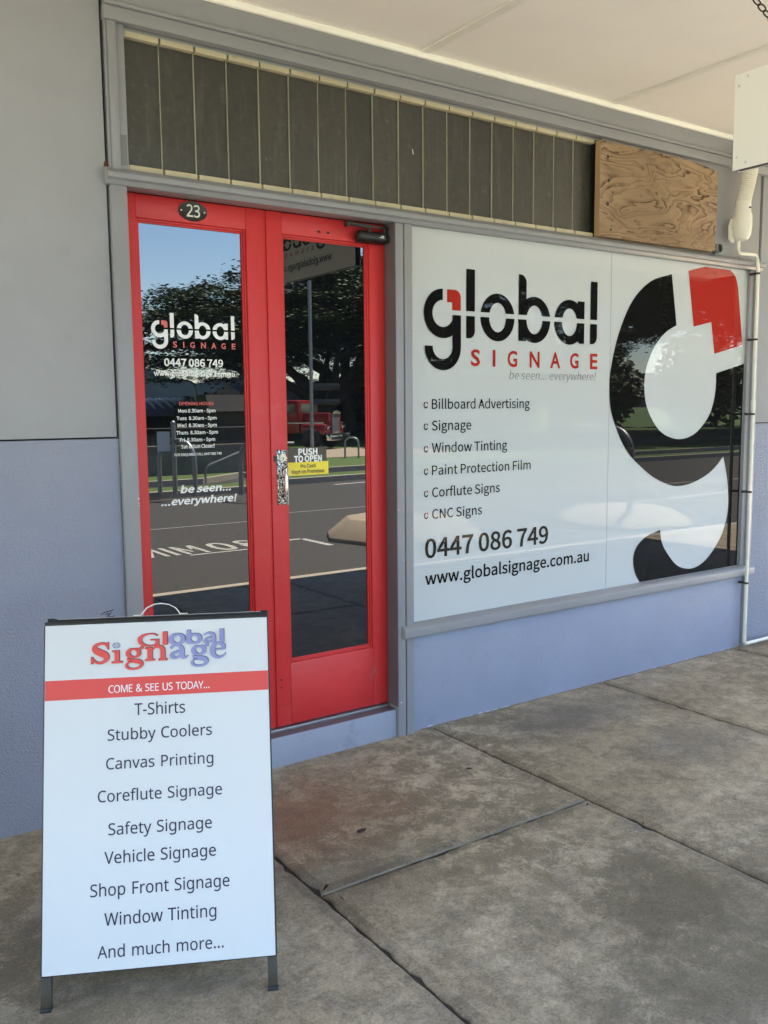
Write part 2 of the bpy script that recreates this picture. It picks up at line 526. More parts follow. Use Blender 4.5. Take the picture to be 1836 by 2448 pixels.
def stroke(pts, k=6):                           # open path of (x, y, width) grown to an outline
    P = []
    n = len(pts)
    for i in range(n - 1):
        p0 = Vector(pts[max(i - 1, 0)]); p1 = Vector(pts[i]); p2 = Vector(pts[i + 1]); p3 = Vector(pts[min(i + 2, n - 1)])
        t1 = (p2 - p0) * 0.5; t2 = (p3 - p1) * 0.5
        for q in range(k):
            t = q / k
            P.append((2*t**3 - 3*t**2 + 1) * p1 + (t**3 - 2*t**2 + t) * t1 + (-2*t**3 + 3*t**2) * p2 + (t**3 - t**2) * t2)
    P.append(Vector(pts[-1]))
    L, R = [], []
    for i, p in enumerate(P):
        d = (P[min(i + 1, len(P) - 1)] - P[max(i - 1, 0)]).to_2d()
        d.normalize()
        nn = Vector((-d.y, d.x)) * p.z * 0.5
        L.append((p.x + nn.x, p.y + nn.y)); R.append((p.x - nn.x, p.y - nn.y))
    return L + R[::-1]

def stroke_faces(mb, pts, y, k=6):
    o = stroke(pts, k)
    n = len(o) // 2
    vs = [(x, y, z) for x, z in o]
    mb.add(vs, [(i, i + 1, 2 * n - 2 - i, 2 * n - 1 - i) for i in range(n - 1)])

def ellipse(cx, cz, rx, rz, a0=0, a1=360, n=40):
    full = abs(a1 - a0) >= 360
    k = n if full else n + 1
    return [(cx + rx * math.cos(rad(a0 + (a1 - a0) * i / n)), cz + rz * math.sin(rad(a0 + (a1 - a0) * i / n))) for i in range(k)]

# ------------------------------------------------------------------ lettering
GL = {'&':(294,['122 291 136 290 148 287 159 283 168 278 176 271 183 262 188 252 190 241 191 229 189 213 184 199 175 186 163 175 150 164 134 154 211 79 218 88 224 98 228 108 239 143 275 143 270 126 265 111 259 95 252 81 244 69 234 57 293 0 245 0 210 34 202 27 193 20 183 14 173 9 163 4 151 1 139 -2 126 -3 111 -4 94 -3 78 0 64 5 51 12 41 21 32 32 26 44 22 59 21 75 22 88 25 99 29 110 34 119 41 128 50 136 60 144 71 151 83 159 67 179 62 186 57 194 53 201 50 210 49 219 48 228 49 241 52 252 57 262 64 270 72 278 82 283 94 287 107 290','104 137 80 120 73 114 68 107 64 101 61 93 59 85 58 76 60 62 65 50 73 40 84 33 97 29 113 27 129 28 144 31 157 36 168 42 179 48 188 56','121 262 110 261 101 258 93 253 87 246 84 238 83 229 83 219 86 210 90 202 96 193 103 184 112 175 127 184 138 192 146 201 152 209 155 219 156 229 155 238 152 246 147 253 140 258 131 261']),'-':(129,['16 92 16 123 113 123 113 92']),'.':(107,['29 22 30 31 32 38 36 43 41 46 47 48 53 49 60 48 66 46 71 43 75 38 78 31 79 22 78 13 75 6 71 1 66 -3 60 -5 53 -6 47 -5 41 -3 36 1 32 6 30 13']),'0':(229,['210 144 209 121 207 100 204 81 200 64 195 49 188 35 179 23 170 14 158 6 145 0 131 -3 114 -4 94 -2 76 4 61 14 48 27 38 44 30 64 24 88 21 114 20 144 21 173 24 200 29 223 37 243 47 260 59 273 75 283 93 289 114 291 134 289 152 283 168 273 181 260 191 243 199 223 205 200 209 173','55 144 56 119 58 97 61 78 65 62 72 49 80 39 89 32 101 28 114 26 128 27 139 32 149 39 157 49 163 62 168 78 171 97 173 119 174 144 173 168 171 190 168 209 163 225 157 237 149 248 139 255 128 259 114 261 101 259 89 255 80 248 72 237 65 225 61 209 58 190 56 168']),'1':(229,['142 0 108 0 108 200 108 220 109 235 109 249 98 239 85 227 54 202 36 226 113 286 142 286']),'2':(229,['209 0 19 0 19 29 94 105 131 144 140 155 147 166 153 177 157 188 160 200 161 212 159 227 155 239 147 248 136 255 124 259 110 260 97 259 85 257 74 253 63 248 52 241 41 233 22 257 47 274 56 279 66 283 76 286 87 288 98 290 110 290 127 289 143 286 156 281 168 274 178 265 186 255 192 243 196 229 197 214 196 199 193 185 188 172 181 159 172 146 162 133 123 93 64 34 64 32 209 32']),'3':(229,['198 219 197 207 194 196 190 186 185 177 178 170 170 163 160 158 150 154 138 151 138 149 159 145 176 138 190 128 199 115 205 99 206 81 205 65 201 51 195 37 186 25 174 15 159 7 141 1 120 -3 97 -4 82 -4 68 -2 55 -1 42 2 30 6 18 12 18 45 30 39 43 34 57 31 71 28 84 26 97 26 120 27 139 32 153 41 162 52 168 66 170 82 169 93 165 103 160 111 153 118 144 123 133 128 120 130 105 132 89 133 62 133 62 163 90 163 105 164 118 166 129 170 139 175 147 181 153 189 158 197 161 207 162 217 160 230 155 241 148 249 137 256 124 259 109 261 100 260 90 259 82 258 59 249 37 237 20 261 31 268 43 275 58 281 73 286 91 289 109 290 136 288 159 281 176 270 188 256 195 239']),'4':(229,['221 65 180 65 180 0 146 0 146 65 8 65 8 95 143 288 180 288 180 97 221 97','146 187 146 206 146 222 147 237 148 250 146 250 138 234 129 219 43 97 146 97']),'5':(229,['110 176 129 175 146 171 161 166 175 158 186 148 195 137 201 124 205 108 206 91 205 73 201 56 194 40 184 27 172 16 157 7 140 1 121 -3 99 -4 85 -4 71 -2 58 0 46 3 35 7 25 12 25 45 36 39 47 35 60 31 74 28 87 27 100 26 113 27 126 29 137 33 147 38 155 45 162 53 166 63 169 75 170 88 168 105 163 119 153 131 139 139 121 144 99 146 73 144 50 140 32 151 43 286 186 286 186 254 73 254 66 171 85 174']),'6':(229,['22 122 22 139 24 155 25 171 28 187 32 202 37 217 44 230 51 243 61 255 71 265 84 274 98 281 114 286 133 289 153 290 172 289 188 287 188 257 172 260 154 261 137 260 121 257 108 252 96 245 87 237 79 227 72 216 67 203 63 190 61 176 59 161 57 146 60 146 64 152 69 157 75 163 82 168 89 172 97 175 106 177 116 179 128 179 143 178 158 175 171 169 183 161 192 151 200 139 206 125 209 110 211 92 209 73 206 56 199 41 191 28 180 16 168 8 153 1 137 -3 119 -4 106 -3 93 -1 81 4 70 10 60 17 50 27 42 38 35 51 29 66 25 83 23 102','119 26 135 27 148 33 160 42 169 55 174 71 176 92 174 109 169 124 162 136 151 144 137 150 120 152 108 151 97 148 87 144 79 138 71 131 66 124 61 116 59 108 58 99 58 90 59 82 62 73 65 65 68 57 73 49 79 43 85 37 92 32 100 29 109 26']),'7':(229,['55 0 172 254 18 254 18 286 210 286 210 259 93 0']),'8':(229,['114 290 130 289 145 287 159 282 171 276 181 269 189 259 195 248 199 236 200 222 199 211 197 201 193 192 187 183 181 176 173 169 164 163 155 157 146 152 157 146 168 139 178 133 187 125 194 117 201 108 205 98 208 87 209 74 208 59 204 45 198 33 189 22 178 13 165 6 150 0 134 -3 115 -4 96 -3 78 0 63 5 50 12 39 21 31 31 25 44 21 57 20 73 21 85 23 97 28 107 34 116 41 125 50 132 59 139 69 144 79 150 70 155 61 161 54 168 46 175 40 183 35 191 32 201 30 211 29 222 30 236 34 248 40 259 48 268 59 276 71 282 84 287 99 289','54 73 56 59 61 48 69 38 81 30 96 26 115 24 133 26 148 30 159 38 168 48 173 60 175 74 174 83 172 91 167 98 162 105 155 112 147 117 137 123 126 128 115 133 108 135 97 130 87 124 79 119 71 113 65 106 60 99 57 91 55 82','114 262 100 261 88 257 78 251 70 243 65 233 63 221 64 211 66 203 70 196 76 189 82 184 89 179 116 165 141 178 148 184 154 189 159 196 162 203 164 211 165 221 164 233 159 243 151 251 141 257 128 261']),'9':(229,['209 164 208 148 207 131 205 115 202 99 198 84 193 70 187 56 179 43 170 31 159 21 147 12 132 5 116 0 98 -3 77 -4 58 -3 41 0 41 30 58 26 76 25 94 26 109 29 122 34 134 41 144 49 152 59 158 70 163 83 167 96 170 110 172 125 173 140 170 140 166 134 161 129 155 123 149 119 141 115 133 111 124 109 113 108 102 107 87 108 72 112 59 117 48 125 38 135 30 147 25 161 21 176 20 194 21 213 25 230 31 245 40 259 51 270 63 279 78 285 94 289 111 290 125 289 137 287 150 282 161 276 171 269 180 259 189 248 195 235 201 220 205 203 208 184','111 261 96 259 82 253 71 244 62 231 57 215 55 194 56 177 61 162 68 151 79 142 93 136 110 135 122 136 133 138 143 143 152 148 159 155 165 162 169 170 172 179 173 187 172 196 171 204 169 213 166 222 162 230 158 237 152 244 146 249 138 254 130 258 121 260']),'A':(256,['219 0 184 89 71 89 36 0 0 0 112 287 144 287 256 0','141 207 137 219 132 236 128 250 123 234 119 219 115 207 83 121 173 121']),'C':(253,['162 259 147 258 133 255 120 251 109 245 98 237 89 228 81 217 75 205 69 191 66 177 63 160 63 143 64 121 67 100 74 82 82 66 93 52 106 42 122 34 140 29 161 28 174 28 185 29 197 31 230 39 230 8 219 4 208 1 197 -1 185 -3 171 -4 156 -4 128 -2 104 4 83 14 65 28 50 45 39 65 31 89 26 115 24 144 25 165 28 184 33 203 40 220 49 235 60 249 72 261 87 272 103 280 121 286 141 289 162 290 177 290 191 288 204 286 218 283 230 278 241 273 227 243 197 254 186 256 174 258']),'D':(293,['268 146 266 116 260 89 250 65 237 45 220 29 199 16 176 7 149 2 119 0 39 0 39 286 127 286 155 285 180 279 202 270 222 258 238 242 251 223 261 201 266 175','230 145 229 169 225 189 218 207 208 222 196 234 181 244 163 250 144 254 122 255 75 255 75 31 114 31 149 34 178 44 201 60 217 82 227 110']),'E':(223,['199 0 39 0 39 286 199 286 199 255 75 255 75 165 192 165 192 134 75 134 75 32 199 32']),'F':(208,['75 0 39 0 39 286 199 286 199 255 75 255 75 153 191 153 191 121 75 121']),'M':(364,['165 0 71 251 69 251 71 231 72 203 72 174 72 0 39 0 39 286 92 286 180 52 182 52 272 286 325 286 325 0 289 0 289 176 289 204 291 230 292 251 290 251 195 0']),'O':(313,['289 144 288 122 285 102 280 83 274 66 265 50 255 36 243 24 229 14 214 6 197 1 178 -3 157 -4 135 -3 116 1 98 7 83 15 69 25 57 37 47 51 39 66 32 83 28 102 25 122 24 144 26 172 31 198 39 221 50 241 65 258 83 272 104 283 129 289 157 291 184 289 208 283 229 272 247 259 262 242 274 221 282 198 287 172','63 144 64 121 67 100 73 81 80 65 91 52 104 41 119 34 137 29 157 27 177 29 195 34 210 41 222 52 233 65 241 81 246 100 249 121 251 144 248 177 241 205 228 228 210 245 187 256 157 259 137 257 119 253 104 245 91 235 80 221 73 205 67 187 64 166']),'P':(243,['115 286 149 284 176 276 196 264 211 248 219 227 222 202 221 190 220 179 216 168 212 158 205 148 197 139 187 131 176 124 162 119 146 115 128 112 108 111 75 111 75 0 39 0 39 286','111 255 75 255 75 142 104 142 121 143 136 145 149 148 160 153 169 159 176 167 181 176 184 187 185 200 183 217 177 231 167 242 153 249 135 254']),'S':(220,['201 77 200 60 196 46 189 33 179 22 168 13 153 6 137 0 119 -3 99 -4 68 -2 42 2 20 10 20 44 31 40 43 36 56 32 71 30 86 28 101 27 114 28 126 30 136 33 145 37 152 43 158 49 162 56 164 64 165 73 165 82 163 90 159 97 154 103 147 109 139 115 127 120 114 126 98 132 66 147 57 152 49 158 43 165 37 172 32 179 29 188 26 197 25 207 24 217 25 232 29 245 36 256 44 266 55 275 68 281 82 286 98 289 115 290 131 290 145 288 159 286 171 283 183 279 194 274 183 243 151 254 139 257 127 258 115 259 103 258 93 256 85 253 77 249 71 245 67 239 63 232 61 225 61 217 61 208 63 200 67 193 71 187 78 181 86 176 96 170 109 165 123 159 139 153 153 146 166 139 176 132 185 123 192 114 197 103 200 91']),'T':(223,['130 0 93 0 93 255 4 255 4 286 219 286 219 255 130 255']),'U':(293,['257 101 255 82 251 64 245 48 235 33 223 20 208 10 190 2 169 -2 145 -4 112 -1 85 9 64 25 48 47 39 72 36 102 36 286 72 286 72 101 74 79 80 61 91 47 105 36 124 29 147 27 163 28 178 31 189 37 199 44 207 52 213 63 218 74 220 87 221 101 221 286 257 286']),'V':(241,['241 286 138 0 102 0 0 286 38 286 102 103 110 80 116 60 120 40 125 60 131 81 138 103 202 286']),'W':(373,['368 286 291 0 255 0 199 188 194 205 190 222 187 236 185 244 183 236 180 222 176 205 171 186 117 0 81 0 5 286 43 286 87 111 91 93 95 76 98 59 101 43 103 60 107 77 111 95 116 113 166 286 204 286 256 112 261 94 266 75 269 58 272 43 275 64 280 87 286 112 330 286']),'Y':(227,['113 146 188 286 227 286 132 111 132 0 95 0 95 109 0 286 39 286']),'a':(225,['115 219 139 217 159 211 174 201 184 188 190 169 192 146 192 0 167 0 160 30 158 30 152 23 146 17 139 11 132 6 125 2 117 0 108 -2 98 -4 86 -4 74 -3 62 -1 52 3 42 8 34 15 27 24 22 34 19 46 18 60 21 80 30 96 44 109 64 119 90 125 121 128 158 130 158 142 157 158 153 171 146 180 138 185 127 189 113 190 102 189 92 188 81 185 53 174 42 200 52 205 63 209 75 213 88 216 102 218','126 104 102 102 83 97 70 91 62 83 57 72 55 59 56 48 60 40 66 33 74 28 83 25 94 24 111 26 126 31 140 39 150 51 156 67 158 86 158 105']),'b':(247,['69 231 69 205 67 186 69 186 76 195 85 203 95 209 106 214 120 217 136 219 161 215 182 206 200 191 214 169 222 141 225 107 223 84 220 64 214 46 205 31 195 18 182 8 168 2 153 -3 136 -4 120 -3 106 0 95 5 85 12 76 19 69 27 67 27 59 0 34 0 34 305 69 305','130 189 116 188 104 185 94 181 86 174 80 165 75 154 72 141 70 126 69 109 69 107 71 83 75 62 82 46 94 35 110 28 131 25 148 28 163 35 174 47 182 63 186 83 188 108 186 133 182 153 174 169 163 180 148 187']),'c':(192,['120 -4 102 -3 85 1 70 8 56 17 44 29 35 44 28 62 23 82 22 106 24 131 28 153 35 171 45 186 57 198 71 207 87 214 104 218 123 219 134 219 144 217 154 216 164 213 172 210 179 207 168 178 146 185 122 188 108 187 96 184 86 179 78 172 71 163 65 152 62 139 59 124 59 107 59 90 62 76 65 63 71 52 77 43 86 36 96 31 107 27 120 26 131 27 142 28 151 30 176 39 176 8 168 4 160 1 152 -1 142 -3 132 -4']),'d':(247,['110 -4 85 -1 64 8 46 24 33 45 25 73 22 107 25 141 33 169 46 191 64 206 86 216 111 219 121 218 131 217 140 215 148 212 155 208 162 203 167 198 173 193 177 187 180 187 178 203 177 219 177 305 213 305 213 0 184 0 179 29 177 29 173 23 167 17 162 12 155 8 148 4 140 0 131 -2 121 -4','116 25 136 27 152 34 164 44 171 58 176 77 178 100 178 107 176 131 172 152 164 168 153 180 137 187 115 190 98 187 84 180 73 167 65 150 60 130 59 106 60 83 65 63 73 47 84 35 98 28']),'e':(226,['117 219 135 218 150 214 165 207 177 198 187 186 195 173 201 158 205 141 206 122 206 101 59 101 61 78 67 60 77 45 91 35 107 28 127 26 140 26 152 28 163 30 196 41 196 10 185 6 174 2 164 -1 152 -2 140 -4 126 -4 106 -3 88 2 72 8 57 18 45 30 35 46 28 63 24 83 22 106 23 128 27 148 34 166 43 182 54 195 67 205 82 213 99 217','117 190 101 188 88 183 77 174 68 162 63 147 59 129 169 129 168 140 166 151 163 161 159 169 153 176 146 182 138 187 128 189']),'f':(138,['133 188 79 188 79 0 44 0 44 188 6 188 6 204 44 216 44 229 45 246 47 261 52 273 58 284 66 292 76 299 87 303 99 306 113 307 137 305 155 300 146 272 131 276 114 278 103 277 94 273 88 266 83 257 80 244 79 229 79 215 133 215']),'g':(247,['110 219 124 218 137 215 149 211 159 205 169 196 178 186 180 186 184 215 213 215 213 -4 211 -23 208 -40 202 -55 194 -67 183 -78 170 -86 155 -92 137 -95 116 -96 101 -96 87 -95 74 -93 61 -90 50 -87 39 -83 39 -50 50 -55 62 -59 75 -63 89 -65 103 -66 118 -67 135 -65 150 -60 162 -51 171 -39 176 -24 178 -6 178 2 178 16 179 28 177 28 169 18 160 10 149 4 138 0 125 -3 111 -4 85 -1 63 9 46 25 32 47 25 75 22 107 25 139 32 166 46 189 63 205 85 216','115 189 104 188 93 185 84 180 77 172 70 163 65 152 61 138 59 123 59 107 60 82 65 62 73 46 84 34 99 27 116 25 126 25 136 27 144 29 151 32 158 37 163 42 168 49 172 57 174 65 176 75 178 86 178 99 178 107 177 125 175 141 171 154 166 165 159 174 151 181 141 186 129 188']),'h':(248,['69 215 69 200 67 185 70 185 75 192 80 198 87 204 94 208 102 212 110 215 119 217 128 218 137 219 153 218 168 215 180 210 191 204 200 195 206 185 211 172 214 157 215 140 215 0 180 0 180 138 179 153 175 166 169 176 160 184 147 188 132 189 117 188 105 185 95 180 86 173 80 164 75 154 72 141 70 127 69 111 69 0 34 0 34 305 69 305']),'i':(103,['69 215 69 0 34 0 34 215','52 296 57 295 62 293 66 290 70 286 72 280 73 273 72 266 70 261 66 256 62 253 57 251 52 251 47 251 42 253 37 256 34 261 32 266 31 273 32 280 34 286 37 290 42 293 47 295']),'l':(103,['69 0 34 0 34 305 69 305']),'m':(375,['270 219 292 217 310 211 324 200 334 185 340 165 342 140 342 0 308 0 308 138 306 154 303 166 297 176 289 184 277 188 264 189 245 187 230 181 219 171 212 157 207 140 206 119 206 0 171 0 171 138 170 149 169 158 166 167 162 174 157 179 152 184 145 187 136 189 127 189 113 188 102 185 93 180 85 173 79 165 75 154 72 142 70 127 69 111 69 0 34 0 34 215 63 215 68 186 70 186 75 193 80 199 86 204 93 209 100 212 108 215 116 217 125 219 133 219 149 218 163 215 175 210 185 203 193 194 199 183 201 183 209 194 219 203 230 210 243 215 256 218']),'n':(248,['138 219 161 217 180 211 196 200 207 185 213 165 215 140 215 0 180 0 180 138 179 153 175 166 169 176 160 184 147 188 132 189 111 187 95 180 83 169 75 154 71 135 69 111 69 0 34 0 34 215 63 215 68 186 70 186 75 193 81 199 88 204 95 209 103 212 111 215 120 217 129 219']),'o':(243,['221 108 220 91 218 75 214 60 209 47 202 36 194 25 185 16 174 9 162 3 149 -1 135 -3 121 -4 107 -3 94 -1 81 3 70 9 59 16 50 25 42 36 35 47 29 60 25 75 23 91 22 108 23 130 27 151 34 168 43 183 55 196 69 206 84 213 102 217 122 219 141 217 158 213 173 206 187 196 199 183 208 168 215 151 220 130','59 108 59 92 61 77 65 64 70 52 77 43 86 35 96 30 108 26 121 25 135 26 147 30 157 35 166 43 173 52 178 64 182 77 184 92 184 108 184 124 181 139 178 152 172 163 165 172 157 179 147 185 135 188 121 189 101 187 85 180 73 168 65 151 60 131']),'p':(247,['136 219 161 216 182 207 200 191 214 170 222 142 225 108 223 85 220 64 214 46 205 31 195 18 183 9 169 2 153 -3 136 -4 125 -4 116 -2 107 0 99 4 91 7 85 12 69 27 67 27 69 10 69 -8 69 -96 34 -96 34 215 63 215 68 186 69 186 74 192 79 197 85 202 91 207 98 211 106 215 115 217 125 218','130 189 116 188 105 186 95 181 87 175 81 166 76 156 72 144 70 131 69 115 69 108 70 91 72 76 75 63 80 52 86 42 94 35 104 30 116 26 131 25 143 26 154 30 163 36 171 44 177 54 182 66 185 79 187 93 188 108 186 131 182 151 174 167 163 179 148 187']),'r':(166,['134 219 147 218 160 217 155 184 144 186 132 187 124 186 116 185 108 182 101 178 94 173 88 167 83 160 78 153 74 144 72 135 70 125 69 115 69 0 34 0 34 215 63 215 67 176 69 176 73 183 79 191 85 197 92 204 99 209 107 213 116 216 125 218']),'s':(192,['174 59 173 46 169 35 164 24 156 16 146 9 134 3 120 -1 105 -3 88 -4 74 -4 61 -2 50 0 39 2 30 6 21 10 21 42 52 30 64 27 77 25 89 24 105 25 118 28 128 33 135 39 139 47 140 56 139 61 138 66 136 71 132 75 127 79 120 83 87 98 51 114 42 120 35 126 28 133 24 141 21 151 20 162 23 179 30 193 43 204 59 212 79 217 101 219 114 219 126 217 138 215 149 212 159 209 170 204 158 176 129 186 119 188 109 190 99 190 85 189 74 187 66 183 59 178 55 171 54 164 55 158 56 153 59 149 64 145 69 141 77 137 109 123 144 107 153 102 161 95 166 88 171 80 173 70']),'t':(145,['106 25 122 26 136 29 136 2 120 -2 100 -4 89 -3 79 -1 69 2 60 7 52 13 46 22 41 33 38 46 37 63 37 188 6 188 6 204 37 219 51 264 72 264 72 215 134 215 134 188 72 188 72 63 73 51 76 42 82 34 88 29 97 26']),'u':(248,['214 215 214 0 185 0 180 28 178 28 173 21 167 15 160 10 153 6 145 2 137 -1 128 -2 119 -4 110 -4 94 -3 79 0 67 4 56 11 47 19 40 30 36 42 33 57 32 74 32 215 67 215 67 77 69 61 73 48 79 38 88 31 100 27 115 25 130 26 143 29 153 34 161 41 168 50 173 61 176 73 178 87 178 103 178 215']),'v':(204,['81 0 0 215 38 215 83 88 90 69 97 48 101 31 102 31 107 48 114 69 120 88 166 215 204 215 122 0']),'w':(315,['173 121 168 138 164 154 160 168 158 178 156 178 154 168 151 154 147 138 142 121 103 0 63 0 4 215 41 215 71 101 77 77 82 55 85 36 86 36 89 49 92 64 96 80 101 94 139 215 177 215 214 94 220 75 225 54 229 37 230 37 233 54 238 76 245 101 275 215 311 215 251 0 210 0']),'y':(204,['0 215 38 215 85 93 92 72 98 52 103 34 104 34 112 60 123 93 166 215 204 215 112 -30 107 -42 101 -54 94 -65 87 -74 78 -82 69 -88 59 -93 47 -95 34 -96 17 -95 4 -93 4 -65 15 -67 28 -67 36 -67 43 -65 50 -63 55 -59 60 -55 65 -50 69 -43 73 -37 76 -29 87 -1'])}
